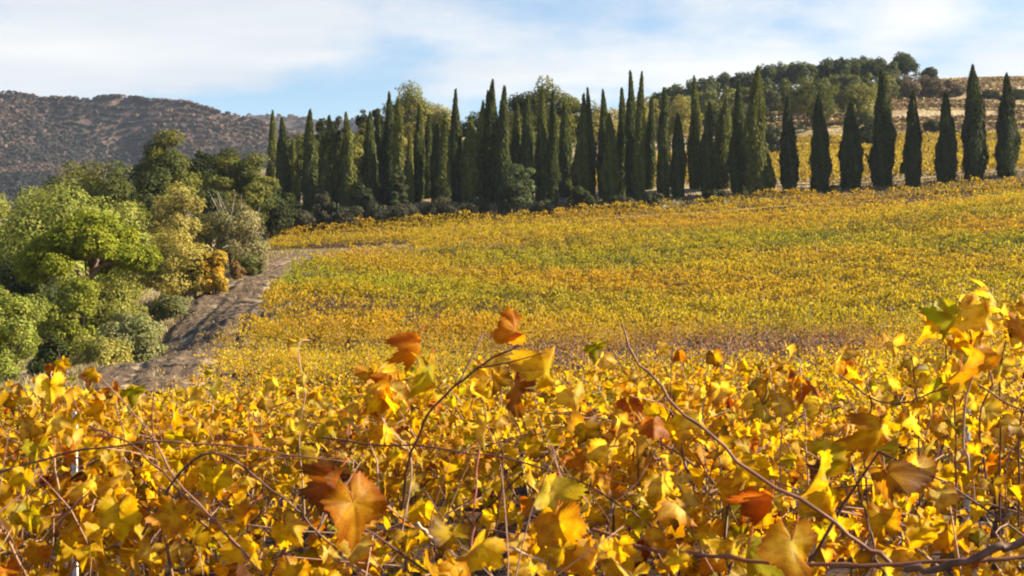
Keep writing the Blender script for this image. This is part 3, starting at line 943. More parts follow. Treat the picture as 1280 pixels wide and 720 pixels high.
for k, (nm, lab, px, Y, top, w, kind, c1, c2, n, lf, tw, tr) in enumerate(NEARBUSH):
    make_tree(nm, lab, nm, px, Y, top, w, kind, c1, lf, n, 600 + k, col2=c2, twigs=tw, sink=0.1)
um = make_tree('umbrella_pine', 'spreading umbrella pine with bright green flat crown and bare leaning trunk', 'pine', 112, 68, 262, 158, 'umbrella', (0.15, 0.175, 0.014), 0.16, 70000, 650, trunk=False, col2=(0.22, 0.23, 0.018))
t, X0, Y0, zb, Ht, W = um
g = Geo()
tcol = np.array([.16, .11, .085, 1])
tr = spline([(-0.9, 0, -0.2), (-0.75, 0, .25 * Ht), (-0.35, 0, .45 * Ht), (0.25, 0, .62 * Ht), (0.5, 0, .8 * Ht)], 16)
tube(g, tr, np.linspace(.17, .09, 16), 9, tcol)
g.build('trunk', M_WOOD, t)
rg = np.random.default_rng(651)
for k in range(9):
    a = k * 0.7 + rg.uniform(-.2, .2); r = W * rg.uniform(.25, .42)
    s = tr[rg.integers(8, 14)]
    e = np.array([math.cos(a) * r, math.sin(a) * r, Ht * (0.86 - 0.6 * (r / W) ** 2)])
    g = Geo()
    tube(g, spline([s, s * .45 + e * .55 + np.array([0, 0, -.03 * Ht]), e], 9), np.linspace(.09, .025, 9), 6, tcol)
    g.build('limb', M_WOOD, t)

# scrub and stones along the feet of the cypresses
SC1, SC2, SC3 = (0.060, 0.062, 0.034), (0.085, 0.075, 0.045), (0.05, 0.06, 0.025)
SCRUB = [
    (648, 141, 200, 46, 'pine', (0.085, 0.105, 0.05), (0.11, 0.125, 0.06), 'grey-green conical shrub standing before the full-bodied cypress'),
    (727, 141, 228, 32, 'bush', DARK, PINE, 'round dark bush at the foot of the wide cypress'),
    (497, 142, 208, 28, 'pine', (0.06, 0.08, 0.03), SC1, 'green leaning shrub at the foot of the third needle-thin cypress'),
    (455, 141, 222, 30, 'bush', SC1, SC3, 'grey-green bush at the foot of the stout even cypress'),
    (405, 141, 238, 34, 'bush', SC1, SC2, 'greyish bush at the foot of the broad-based cypress'),
    (635, 141, 243, 26, 'bush', SC1, (0.09, 0.11, 0.05), 'low skirt-like bush beside the grey conical shrub'),
    (957, 142.5, 214, 10, 'bush', G1, G0, 'stubby green sapling against the foot of the tallest broad cypress'),
    (545, 141, 246, 46, 'bush', SC1, SC2, 'wide grey bush below the short black-green cypress'),
    (590, 141, 246, 44, 'bush', SC2, SC1, 'brownish wide bush below the wide blunt cypress'),
    (505, 140, 254, 46, 'bush', SC2, SC1, 'brown-grey low bush in front of the green leaning shrub'),
    (360, 141, 248, 40, 'bush', SC1, DARK, 'dark grey bush at the far end of the cypress row'),
    (375, 139.5, 258, 44, 'bush', SC2, SC1, 'low brownish bush at the vineyard edge under the far-end cypresses'),
    (435, 139.5, 256, 44, 'bush', SC2, SC1, 'low brown bush at the vineyard edge under the stout even cypress'),
    (470, 140, 250, 40, 'bush', SC1, SC2, 'grey bush at the vineyard edge under the slim cypresses'),
    (565, 140, 258, 44, 'bush', SC2, SC1, 'low brown bush at the vineyard edge below the isolated spire'),
    (680, 141, 250, 36, 'bush', SC2, SC1, 'small brown bush between the conical shrub and the round dark bush'),
    (775, 141, 243, 34, 'bush', SC1, SC2, 'small grey bush below the twin highest needles'),
    (815, 141, 240, 30, 'bush', SC2, SC1, 'small brown bush past the twin highest needles'),
    (893, 141, 236, 30, 'bush', SC1, DARK, 'small dark bush at the foot of the half hidden cypress'),
    (1040, 141.5, 232, 28, 'bush', SC1, DARK, 'low dark bush between the stocky and the ragged cypress'),
]
for k, (px, Y, top, w, kind, c1, c2, lab) in enumerate(SCRUB):
    make_tree('shrub' if kind == 'pine' else 'bush', lab, 'shrub' if kind == 'pine' else 'bush', px, Y, top, w, kind, c1, 0.24, 4200, 700 + k, col2=c2, sink=0.1)

rgs = np.random.default_rng(88)
for k, px in enumerate([375, 470, 538, 580, 610, 690, 704, 720, 778, 792, 828, 845, 870, 882, 905, 960]):
    Y = 142 + rgs.uniform(-1.6, 0.6)
    X = (px - 640) / F * Y
    a = rgs.uniform(.24, .52)
    n1, n2 = 9, 12
    th = np.linspace(0.02, math.pi - .02, n1); ph = np.linspace(0, 2 * np.pi, n2, endpoint=False)
    TH, PH = np.meshgrid(th, ph, indexing='ij')
    p3 = rgs.uniform(0, 6.28, 4)
    R_ = 1 + .16 * np.sin(2 * PH + p3[0] + 3 * TH) + .10 * np.sin(3 * PH + p3[1]) * np.sin(TH * 2 + p3[2]) + rgs.normal(0, .04, TH.shape)
    v = np.stack([np.sin(TH) * np.cos(PH) * R_ * a * 1.5, np.sin(TH) * np.sin(PH) * R_ * a * .9, np.cos(TH) * R_ * a * .75 + a * .3], -1).reshape(-1, 3)
    i = np.arange(n1 - 1)[:, None] * n2; j = np.arange(n2)[None]; kk2 = (j + 1) % n2
    g = Geo(); g.add(v, np.stack([i + j, i + n2 + j, i + n2 + kk2, i + kk2], -1).reshape(-1, 4))
    o = g.build('stone', M_STONE)
    o.location = (X, Y, float(H(X, Y)))
    tag(o, 'pale field stone lying in the scrub below the cypress row', 'stone', 'pale stones below the cypress row')

# ------------------------------------------------------------------ vines
YEL, GOLD, ORA, GRN, RED, BRN = (0.58, 0.425, 0.012), (0.55, 0.345, 0.009), (0.46, 0.18, 0.007), (0.36, 0.345, 0.015), (0.20, 0.034, 0.008), (0.13, 0.055, 0.018)
PALEL = (0.66, 0.54, 0.12)


def leaf_template(nout, rings, rng, curl=1.0):
    """palmate vine leaf: petiole joint at the origin, tip towards +y, about one unit across"""
    a = np.linspace(-math.pi, math.pi, nout, endpoint=False)
    ax = np.array([0, 54, -54, 108, -108]) * math.pi / 180
    asym = rng.normal(0, .05, 2)
    r = np.interp(np.abs(a) * 180 / math.pi, [0, 12, 27, 42, 54, 66, 82, 95, 108, 125, 145, 163, 172, 180], [.72, .58, .46, .52, .58, .52, .42, .44, .47, .43, .41, .33, .20, .08])
    r = r * (1 + np.where(a > 0, asym[0], asym[1]) + rng.normal(0, .03) * np.sin(2 * a))
    if nout > 20:
        r *= 1 + 0.055 * np.where(np.arange(nout) % 2 == 0, 1, -1) + rng.normal(0, .02, nout)
    V, E, VE = [np.zeros(3)], [0.0], [1.0]
    d_ax = np.min(np.abs((a[:, None] - ax[None] + math.pi) % (2 * math.pi) - math.pi), 1)
    ph = rng.uniform(0, 6.28, 4)
    fold = rng.choice([-1, 1, 1]) * rng.uniform(.15, 1.15) * curl; droop = rng.uniform(-0.2, 1.1) * curl; side = rng.uniform(-.5, .5) * curl
    fr = np.linspace(0, 1, rings + 1)[1:]
    for f in fr:
        rr = r * f
        x, y = np.sin(a) * rr, np.cos(a) * rr
        z = fold * np.abs(x) * (0.5 + rr) - droop * (rr ** 2) + side * x * np.abs(x) * 1.5 + curl * (0.10 * np.sin(3 * a + ph[0]) * f ** 2 + 0.07 * np.sin(5 * a + ph[1]) * f ** 3) - 0.012 * curl * np.cos(d_ax * 6.9) * f
        V += list(np.stack([x, y, z], 1)); E += [f ** 2.2] * nout
        VE += list(np.clip(1 - d_ax * rr / 0.035, 0, 1))
    F3 = [(0, 1 + i, 1 + (i + 1) % nout) for i in range(nout)]
    F4 = []
    for q in range(rings - 1):
        o = 1 + q * nout
        F4 += [(o + i, o + nout + i, o + nout + (i + 1) % nout, o + (i + 1) % nout) for i in range(nout)]
    return np.array(V), np.array(F3), np.array(F4), np.array(E), np.array(VE)


rgl = np.random.default_rng(21)
T_HERO = [leaf_template(44, 5, rgl, 1.25) for _ in range(12)]
T_MID = [leaf_template(15, 2, rgl, 1.3) for _ in range(8)]


def put_leaves(g, T, pos, tip, nrm, size, col, edge, rng, vein=True):
    """instances of the templates in T; tip and nrm give each leaf's frame"""
    nrm = norm(nrm); tip = norm(tip - nrm * np.sum(tip * nrm, 1, keepdims=True)); sx = np.cross(tip, nrm)
    which = rng.integers(0, len(T), len(pos))
    for k, (V, F3, F4, E, VE) in enumerate(T):
        s = np.where(which == k)[0]
        if not len(s): continue
        v = pos[s][:, None] + size[s][:, None, None] * (V[None, :, 0:1] * sx[s][:, None] + V[None, :, 1:2] * tip[s][:, None] + V[None, :, 2:3] * nrm[s][:, None])
        c = col[s][:, None] * (1 - E[None, :, None]) + edge[s][:, None] * E[None, :, None]
        c = np.concatenate([c, np.broadcast_to(VE[None, :, None], (len(s), len(V), 1)) * (1.0 if vein else 0.0)], 2)
        uvo = rng.uniform(0, 50, (len(s), 1, 2))
        uv = uvo + np.broadcast_to(V[None, :, :2], (len(s), len(V), 2)) * 1.3
        off = (np.arange(len(s)) * len(V))[:, None, None]
        base = g.n
        g.add(v.reshape(-1, 3), (F3[None] + off).reshape(-1, 3), c.reshape(-1, 4), uv.reshape(-1, 2))
        if len(F4):
            g.f.append((F4[None] + off).reshape(-1, 4) + base)


def leaf_colors(n, rng, w=(0.58, 0.22, 0.04, 0.13, 0.006, 0.024)):
    pal = np.array([YEL, GOLD, ORA, GRN, RED, BRN])
    k = rng.choice(6, n, p=np.array(w) / sum(w))
    c = pal[k] * np.exp(rng.normal(0, .14, (n, 1)))
    e = c * np.array([0.92, 0.76, 0.6])
    q = rng.random(n) < 0.16
    e[q] = np.array(ORA) * 0.9
    q = rng.random(n) < 0.10
    e[q] = np.array(BRN)
    q = rng.random(n) < 0.24
    c[q] = np.array(PALEL) * np.exp(rng.normal(0, .1, (q.sum(), 1)))  # pale lemon leaves, their share raised to stand in for sunlit highlights
    return np.clip(c, 0, .85), np.clip(e, 0, .85)


def vine_shape(rng, ncanes, height=1.18, width=1.25, thick=0.30):
    """the canes of one trained vine: list of point arrays"""
    canes = []
    for k in range(ncanes):
        x0 = rng.uniform(-.5, .5) * width * .9
        s = np.array([x0, rng.normal(0, .03), 0.62 + rng.normal(0, .03)])
        L = rng.uniform(.65, 1.25)
        d = norm(np.array([rng.normal(0, .42), rng.normal(0, .34), 1.0]))
        pts = [s]
        bend = np.array([rng.normal(0, .10), rng.normal(0, .08), -rng.uniform(.03, .16)])
        step = L / 9
        for q in range(9):
            d = norm(d + bend * (0.25 + q * .19) + rng.normal(0, .05, 3))
            d[1] -= 0.12 * pts[-1][1]
            nx = pts[-1] + d * step
            if nx[2] > height + 0.12: d[2] = -abs(d[2]) * .3; nx = pts[-1] + norm(d) * step
            pts.append(nx)
        canes.append(np.array(pts))
    return canes


def vine_leaves_on(canes, rng, per, spread=0.09):
    pos = []
    for c in canes:
        t = rng.uniform(1.0, len(c) - 1.001, per)
        i = t.astype(int); f = (t - i)[:, None]
        pos.append(c[i] * (1 - f) + c[i + 1] * f)
    pos = np.concatenate(pos)
    n = len(pos)
    off = rng.normal(0, spread, (n, 3)); off[:, 2] -= 0.02
    return pos, pos + off


def leaf_frames(n, rng, pos=None):
    az = rng.uniform(0, 6.283, n)
    out = np.stack([np.cos(az), np.sin(az), np.zeros(n)], 1)
    if pos is not None:
        out[:, 1] += 1.2 * np.sign(pos[:, 1]) * (np.abs(pos[:, 1]) > .06)
    tilt = np.clip(rng.normal(0.95, .45, n), 0.0, 1.9)[:, None]
    out = norm(out)
    nrm = out * np.sin(tilt) + np.array([0, 0, 1.0]) * np.cos(tilt)
    tip = out * np.cos(tilt) - np.array([0, 0, 1.0]) * (np.sin(tilt) + .2) + rng.normal(0, .3, (n, 3))
    return tip, nrm


CANE_C = [(.16, .075, .045), (.11, .05, .035), (.26, .14, .09), (.30, .19, .13)]


def vine_parts(seed, lod):
    """[(part name, mesh)] of one vine"""
    rng = np.random.default_rng(seed)
    nc = {0: 19, 1: 14, 2: 12, 3: 22}[lod]
    per = {0: 52, 1: 36, 2: 34, 3: 6}[lod]
    canes = vine_shape(rng, nc)
    parts = []
    g = Geo()
    tcol = np.array([.085, .06, .045, 1])
    tube(g, spline([(0, 0, -.1), (.04, .02, .2), (-.02, -.01, .45), (0.02, 0, .63)], 9), np.linspace(.045, .03, 9) * (1 + .15 * rng.random(9)), 7 if lod < 2 else 5, tcol)
    for s in (-1, 1):
        tube(g, spline([(0.02, 0, .60), (s * .2, .01, .66), (s * .55, 0, .63)], 6), np.linspace(.026, .014, 6), 6 if lod < 2 else 4, tcol)
    parts.append(('trunk', g.mesh('trunk', M_WOOD, True)))
    if lod == 0:
        for c in canes:
            g = Geo()
            cc = CANE_C[rng.integers(0, 4)]
            tube(g, c, np.linspace(.0048, .0016, len(c)), 6, np.array([*cc, 1]))
            # tendrils and leaf stalks
            for q in range(13):
                b = c[rng.integers(2, len(c) - 1)]
                e = b + rng.normal(0, .11, 3)
                tube(g, spline([b, (b + e) / 2 + rng.normal(0, .015, 3), e], 5), np.linspace(.0017, .0008, 5), 4, np.array([*CANE_C[rng.integers(0, 4)], 1]))
            parts.append(('cane', g.mesh('cane', M_CANE, True)))
    else:
        grp = [canes[i::3] for i in range(3)] if lod == 1 else [canes]
        for cs in grp[:3]:
            g = Geo()
            for c in cs:
                tube(g, c, np.linspace(.006, .0025, len(c)), 4 if lod == 1 else 3, np.array([*CANE_C[rng.integers(0, 4)], 1]))
            parts.append(('cane_bundle', g.mesh('cane_bundle', M_CANE, True)))
    node, pos = vine_leaves_on(canes, rng, per)
    if lod == 0:
        k = rng.random(len(pos)) < np.clip((pos[:, 2] - .86) / .30, .20, 1)
        pos = pos[k]
    n = len(pos)
    tip, nrm = leaf_frames(n, rng, pos)
    size = rng.uniform(.030, .070, n)
    col, edge = leaf_colors(n, rng) if lod < 3 else leaf_colors(n, rng, (.2, .15, .15, .02, .2, .4))
    g = Geo()
    if lod == 0:
        put_leaves(g, T_HERO, pos, tip, nrm, size, col, edge, rng)
        parts.append(('foliage', g.mesh('foliage', M_NEARLEAF, True)))
    elif lod == 1:
        put_leaves(g, T_MID, pos, tip, nrm, size * 1.03, col, edge, rng, False)
        parts.append(('foliage', g.mesh('foliage', M_LEAF, True)))
    else:
        c4 = np.concatenate([col * .8 + edge * .2, np.ones((n, 1))], 1)
        rhombs(g, pos, nrm, size * 1.15, 1.25, rng, c4, axis=tip, fold=.25)
        parts.append(('foliage', g.mesh('foliage', M_LEAF)))
    return parts


def zone(x, y):
    """how the vines are tinted over the field: (r, g, b multiplier, share of leaves left)"""
    x = np.asarray(x, float); y = np.asarray(y, float)
    n1 = np.sin(x * .11 + .7 * np.sin(y * .09)) * np.sin(y * .13 + 1.1) + .6 * np.sin(x * .27 + y * .19 + 2)
    r = 1.0 + 0 * x; gch = 0.97 + .07 * n1; b = 1.0 + 0 * x; keep = 1.0 + 0 * x
    green = np.exp(-((y - 82) / 26) ** 2) * np.clip(.55 + .5 * n1, 0, 1.2)
    r = r * (1 - .30 * green); gch = gch * (1 - .12 * green)
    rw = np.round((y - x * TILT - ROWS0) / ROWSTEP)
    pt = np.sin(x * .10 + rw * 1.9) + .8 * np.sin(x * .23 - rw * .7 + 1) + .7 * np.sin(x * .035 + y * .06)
    row_shade = np.clip((pt - .15) / 1.2, 0, 1) * np.clip((y - 45) / 20, 0, 1) * np.clip((128 - y) / 20, .25, 1)  # olive leaf streaks, with soft row shadows painted into the colour
    r = r * (1 - .46 * row_shade); gch = gch * (1 - .34 * row_shade)
    up = np.clip((y - 108) / 16, 0, 1)
    gch = gch * (1 + .06 * up); r = r * (1 + .06 * up)
    # almost leafless purple-brown patch in the dip
    px = 640 + x / np.maximum(y, 1) * F
    band = .95 * np.exp(-((y - 35.5 - (px - 800) * .006) / 8.5) ** 2) * np.clip((px - 560) / 120, 0, 1) * np.clip((1180 - px) / 160, 0, 1)
    band2 = 0.7 * np.exp(-((px - 1130) / 60) ** 2 - ((y - 133) / 4) ** 2) + .7 * np.exp(-((px - 440) / 55) ** 2 - ((y - 120) / 4) ** 2)
    bd = np.clip(band + band2, 0, 1)
    keep = keep * (1 - .86 * bd)
    r = r * (1 - .25 * bd); gch = gch * (1 - .38 * bd); b = b * (1 + 1.0 * bd)
    deep = np.clip((y - 26) / 20, 0, 1)
    r = r * (1 - .10 * deep); gch = gch * (1 - .11 * deep); b = b * (1 - .2 * deep)
    return r, gch, b, keep


VAR = {lod: [vine_parts(1000 + 10 * lod + k, lod) for k in range(4 if lod == 0 else 5)] for lod in (0, 1, 2, 3)}
rgv = np.random.default_rng(31)
spots = []
row = 0
while True:
    yb = ROWS0 + row * ROWSTEP
    if yb > 150: break
    for x in (np.array([-1.22, -0.08, 1.06]) if row == 0 else np.arange(-90, 90, 1.15) + rgv.uniform(0, 1.1)):
        y = yb + x * TILT
        if y < 2.2 or x < left_edge(y) + .5 or y > far_edge(x): continue
        if abs(x) > 0.37 * y + .75: continue
        spots.append((row, x + rgv.normal(0, .06), y + rgv.normal(0, .05)))
    row += 1
spots.sort(key=lambda s: (s[0], s[1]) if s[0] == 0 else (s[2], 0))
NEAR_N = 296
near_spots, row0 = spots[:NEAR_N], [s for s in spots if s[0] == 0]
LAST_ROW = near_spots[-1][0]
near_spots = [s for s in spots if s[0] <= LAST_ROW - 1][:NEAR_N]
LAST_ROW -= 1


def row_label(r, i):
    n = {0: 'front', 1: 'second', 2: 'third', 3: 'fourth'}
    if r == 0:
        return ['yellow-leaved vine of the front row with a dark cane and big orange hanging leaf', 'yellow-leaved vine of the front row with a long bare leaning cane',
                'yellow-leaved vine of the front row carrying the brightest tall leaf cluster', 'golden vine of the front row beside the white stake'][min(i, 3)]
    return None


first_row = []
cnt = {}
for (r, x, y) in near_spots:
    lod = 0 if r < 2 else (1 if r < 7 else 2)
    parts = VAR[lod][int(rgv.integers(0, len(VAR[lod])))]
    z = float(H(x, y)) + .02
    bare = 28 < y and zone(x, y)[3] < .30 + .45 * rgv.random()
    if bare: parts = VAR[3][int(rgv.integers(0, 5))]
    if r == 0:
        lab = ['yellow vine of the nearest row, under arching dark canes, before the white stake', 'yellow vine of the nearest row, with the big hanging orange leaf', 'yellow vine of the nearest row, with the long bare slanting cane'][len(first_row)]
        grp = 'vines of the nearest row'
    elif bare:
        lab, grp = 'almost leafless purplish-brown vine in the bare patch of the dip', 'leafless vines of the bare patch'
    elif r < 4:
        lab, grp = 'yellow vine in the %s row, just behind the nearest canes' % {1: 'second', 2: 'third', 3: 'fourth'}[r], 'vines of the %s row' % {1: 'second', 2: 'third', 3: 'fourth'}[r]
    elif y < 25:
        lab, grp = 'small golden vine in the packed rows between the front rows and the bare purple patch', 'vines of the packed near rows'
    else:
        lab, grp = 'small distant golden vine in the rows around the bare purple patch', 'vines around the bare purple patch'
    t = thing('grape_vine', lab, 'vine', (x, y, z), grp, (math.pi if rgv.random() < .5 else 0) + math.atan(TILT) + rgv.normal(0, .04))
    s = rgv.uniform(.93, 1.05) * (1.0 if r else 1.0)
    t.scale = (rgv.uniform(.98, 1.1), rgv.uniform(.95, 1.15), s)
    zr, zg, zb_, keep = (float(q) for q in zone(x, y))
    for nm, me in parts:
        o = bpy.data.objects.new(nm, me); C.objects.link(o); o.parent = t
        if nm == 'foliage':
            j = rgv.normal(0, .05)
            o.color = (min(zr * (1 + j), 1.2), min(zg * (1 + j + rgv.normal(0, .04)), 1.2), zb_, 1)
    if r == 0: first_row.append(t)

# the remaining rows up the slope, as one mass
g = Geo()
gc = Geo()
rgf = np.random.default_rng(41)
for rr_ in range(LAST_ROW + 1, row + 1):
    yb = ROWS0 + rr_ * ROWSTEP
    xs_ = np.linspace(-60, 72, 700)
    ok = (xs_ > left_edge(yb + xs_ * TILT)) & (yb + xs_ * TILT < far_edge(xs_)) & (np.abs(xs_) < .36 * yb + 6)
    if not ok.any(): continue
    x0, x1 = xs_[ok].min(), xs_[ok].max()
    dens = 135 if yb < 75 else (100 if yb < 105 else 80)
    n = int((x1 - x0) * dens)
    x = rgf.uniform(x0, x1, n)
    xm = np.round(x / 1.15)
    vh = np.random.default_rng(900 + rr_).normal(0, .13, 400)[(xm + 200).astype(int)]
    y = yb + x * TILT + rgf.normal(0, .20, n)
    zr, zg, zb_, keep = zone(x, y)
    sel = rgf.random(n) < keep * (1 + .0 * vh) * np.clip(1 - 4 * np.maximum(-vh - .1, 0), .2, 1)
    sel &= (y < far_edge(x) + .3) & (x > left_edge(y) + .2 * rgf.normal(size=n))
    x, y, vh, zr, zg, zb_ = x[sel], y[sel], vh[sel], zr[sel], zg[sel], zb_[sel]
    n = len(x)
    up = 1.30 + vh - 0.75 * rgf.random(n) ** 1.3 - 1.0 * np.abs(((x / 1.15 + .5) % 1) - .5) * .35 + (rgf.random(n) < .05) * rgf.uniform(0, .25, n)
    pos = np.stack([x, y, H(x, y) + up], 1)
    tip, nrm = leaf_frames(n, rgf, np.stack([x, y - yb - x * TILT, up], 1))
    col, edge = leaf_colors(n, rgf)
    col = col * .8 + edge * .2
    col = col * .5 + col.mean(0) * .5
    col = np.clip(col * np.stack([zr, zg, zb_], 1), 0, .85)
    sz = rgf.uniform(.10, .18, n) * (1.0 if yb < 75 else 1.15)
    rhombs(g, pos, nrm, sz, 1.25, rgf, np.concatenate([col, np.ones((n, 1))], 1), axis=tip, fold=.25)
    # shoots and stems
    m = int((x1 - x0) * (5 if yb < 60 else 2.5))
    xx = rgf.uniform(x0, x1, m); y2 = yb + xx * TILT + rgf.normal(0, .15, m)
    b = np.stack([xx, y2, H(xx, y2) + rgf.uniform(.5, .9, m)], 1)
    d = norm(np.stack([rgf.normal(0, .5, m), rgf.normal(0, .4, m), np.ones(m)], 1)) * rgf.uniform(.4, .75, m)[:, None]
    cc = np.array(CANE_C)[rgf.integers(0, 4, m)]
    rhombs(gc, b + d / 2, np.stack([rgf.normal(0, .4, m), -np.ones(m), rgf.normal(0, .4, m)], 1), np.linalg.norm(d, axis=1) * 1.2, 34.0, rgf, np.concatenate([cc, np.ones((m, 1))], 1), axis=d)
o = g.build('vine_rows', M_LEAF)
tag(o, 'mass of golden and green vine rows rising up the slope to the cypresses', 'vineyard', kind='stuff')
o2 = gc.build('vine_canes', M_CANE, o)

# second vineyard behind the cypresses
g = Geo()
for q in range(30):
    yb = 145 + q * 2.2
    x = rgf.uniform(3, 95, 3200); y = yb + rgf.normal(0, .40, 3200) + x * .02
    lim = np.interp(x, [3, 25, 45, 95], [188, 196, 208, 208])
    s = (y < lim + rgf.normal(0, .5, 3200)) & (y > np.interp(x, [24, 32], [152, 144.2]))
    x, y = x[s], y[s]
    n = len(x)
    if not n: continue
    pos = np.stack([x, y, H(x, y) + rgf.uniform(.3, 1.2, n)], 1)
    tip, nrm = leaf_frames(n, rgf)
    col, edge = leaf_colors(n, rgf, (.5, .38, .08, .05, .0, .05))
    rhombs(g, pos, nrm, rgf.uniform(.22, .42, n), 1.3, rgf, np.concatenate([np.clip(col * .38 + np.array([.105, .083, .034]), 0, 1), np.ones((n, 1))], 1), axis=tip, fold=.2)
tag(g.build('upper_vine_rows', M_LEAF), 'yellow vine rows of the upper vineyard seen between the cypresses', 'vineyard', kind='stuff')

# scrub scattered on the far hill
g = Geo()
for (ax_, ay_, az_, cnt_, sz_) in ((hx, hy, hz, 85000, (1.0, 2.3)), (rx, ry, rz2, 3000, (2.0, 4.0))):
    fx, fy, fz = ax_.ravel(), ay_.ravel(), az_.ravel()
    idx = rgf.integers(0, len(fx), cnt_)
    okv = fz[idx] > -2
    idx = idx[okv]
    dx_ = (ax_[0, 1] - ax_[0, 0])
    for c in range(8):
        r = rgf.uniform(*sz_, len(idx)) if c == 0 else r
        if c == 0:
            base = np.stack([fx[idx], fy[idx], fz[idx]], 1) + np.stack([rgf.uniform(-.5, .5, len(idx)) * dx_, rgf.uniform(-2, 2, len(idx)), np.zeros(len(idx))], 1)
            pt = np.sin(base[:, 0] * .021 + base[:, 2] * .05) + .7 * np.sin(base[:, 0] * .05 - base[:, 1] * .03 + 2) + rgf.normal(0, .38, len(idx)) + .9 * np.sin(base[:, 0] * .0085 + 1.0) * np.sin(base[:, 1] * .011 + base[:, 2] * .012)
            tone = np.where(pt[:, None] > .35, np.array([[.105, .070, .058]]), np.where(pt[:, None] > -.7, np.array([[.047, .041, .041]]), np.array([[.030, .034, .032]])))  # warm lit and dark shaded patches of the slope, painted as scrub colour
            tone = tone * np.exp(rgf.normal(0, .28, (len(idx), 1)))
        d = norm(rgf.normal(size=(len(idx), 3)) + np.array([0, 0, .5]))
        rhombs(g, base + d * r[:, None] * np.array([1, 1, .7]) * .7 + np.array([0, 0, .5]), d, r * 1.3, 1.2, rgf, np.concatenate([tone, np.ones((len(idx), 1))], 1))
tag(g.build('hillside_scrub', M_FOL), 'dark scrub covering the far hill', 'scrub', kind='stuff')

# dry grass beside the track, on the bank and on the terraces
g = Geo()


def grass(n, fx, hmin, hmax, cols, wd):
    x, y = fx(n)
    k = len(x)
    h = rgf.uniform(hmin, hmax, k)
    d = norm(np.stack([rgf.normal(0, .35, k), rgf.normal(0, .35, k), np.ones(k)], 1))
    pos = np.stack([x, y, H(x, y) + h * .45], 1)
    c = np.array(cols)[rgf.integers(0, len(cols), k)] * np.exp(rgf.normal(0, .2, (k, 1)))
    rhombs(g, pos, np.stack([rgf.normal(0, .6, k), -np.ones(k), rgf.uniform(0, .8, k)], 1), h, h.mean() / wd, rgf, np.concatenate([c, np.ones((k, 1))], 1), axis=d)


DRY = [(.36, .27, .15), (.30, .20, .11), (.42, .34, .20), (.20, .18, .08)]
cx_, cy2 = ctr[:, 0], ctr[:, 1]


def side_of_track(n):
    i = rgf.integers(0, 410, n)
    off = w_[i] / 2 + np.abs(rgf.normal(0, 1.3, n)) + .05
    return ctr[i, 0] - sd[i, 0] * off, ctr[i, 1] - sd[i, 1] * off


def litter(n):
    y = 1.2 + 24 * rgf.random(n) ** 1.4
    x = rgf.uniform(-1, 1, n) * (.42 * y + 1.5)
    pos = np.stack([x, y, H(x, y) + .065 + rgf.uniform(0, .05, n)], 1)
    col, edge = leaf_colors(n, rgf, (.25, .3, .15, .03, .07, .3))
    nrm = rgf.normal(0, .35, (n, 3)) + np.array([0, 0, 1.0])
    gl = Geo()
    put_leaves(gl, T_MID[:4], pos, rgf.normal(size=(n, 3)), nrm, rgf.uniform(.05, .10, n), col * .8, edge * .8, rgf, False)
    tag(gl.build('fallen_leaves', M_LEAF), 'fallen yellow and brown vine leaves on the earth between the near rows', 'leaves', kind='stuff')


def track_centre(n):
    i = rgf.integers(0, 410, n)
    off = w_[i] * rgf.choice([-.36, -.06, .05, .38], n) + rgf.normal(0, .16, n)
    return ctr[i, 0] + sd[i, 0] * off, ctr[i, 1] + sd[i, 1] * off


def meadow(n):
    x, y = rgf.uniform(-36, -6, n), rgf.uniform(30, 66, n)
    k = x < np.interp(y, cy2[:300], cx_[:300]) - 2.4
    return x[k], y[k]


def inner_side(n):
    i = rgf.integers(0, 410, n)
    off = w_[i] / 2 + np.abs(rgf.normal(0, .3, n))
    return ctr[i, 0] + sd[i, 0] * off, ctr[i, 1] + sd[i, 1] * off


def terrace_tufts(n):
    """low tufts on the terraces, thicker and browner along the risers"""
    x = rgf.uniform(28, 130, n); y = rgf.uniform(196, 335, n)
    q = tps_eval(x, y) / 2.1 + 0.18 * np.sin(x / 17.0) + 0.12 * np.sin(x / 7.3 + 1)
    fr = q - np.floor(q)
    riser = fr > .6
    patch = np.sin(x * .06 + np.floor(q) * 2.1) + .5 * np.sin(x * .17 + np.floor(q)) + rgf.normal(0, .35, n)
    k = (riser & (patch > -.4)) | (~riser & (patch > .0))
    x, y, riser = x[k], y[k], riser[k]
    k = len(x)
    pal = np.where(riser[:, None], np.array([(.20, .115, .075), (.13, .085, .05), (.26, .15, .10), (.07, .06, .03)])[rgf.integers(0, 4, k)], np.array(DRY + [(.46, .34, .14)])[rgf.integers(0, 5, k)])
    sz = rgf.uniform(.25, .7, k)
    pos = np.stack([x, y, H(x, y) + sz * .3], 1)
    rhombs(g, pos, rgf.normal(0, .5, (k, 3)) + np.array([0, -.3, .8]), sz, 1.3, rgf, np.concatenate([pal * np.exp(rgf.normal(0, .2, (k, 1))), np.ones((k, 1))], 1))


def foot(n):
    x = rgf.uniform(-26, 52, n)
    return x, np.interp(x, [-26, 52], [139.6, 138]) + np.abs(rgf.normal(0, 2.6, n))


litter(9000)
grass(26000, side_of_track, .15, .5, DRY, .035)
grass(22000, meadow, .15, .45, DRY + [(.16, .17, .07)], .035)
grass(9000, inner_side, .1, .35, DRY, .035)
grass(5000, track_centre, .06, .2, DRY, .03)
terrace_tufts(200000)
grass(46000, foot, .2, .6, [(.17, .115, .065), (.12, .09, .05), (.24, .17, .09), (.20, .14, .05)], .07)
tag(g.build('dry_grass', M_FOL), 'dry straw-coloured grass beside the track, under the cypresses and on the terraces', 'grass', kind='stuff')
print('VINES', len(near_spots), 'last row', LAST_ROW, 'rows', row, 'far leaves')

# ------------------------------------------------------------------ the nearest row: canes and leaves one can pick out
bpy.context.view_layer.update()


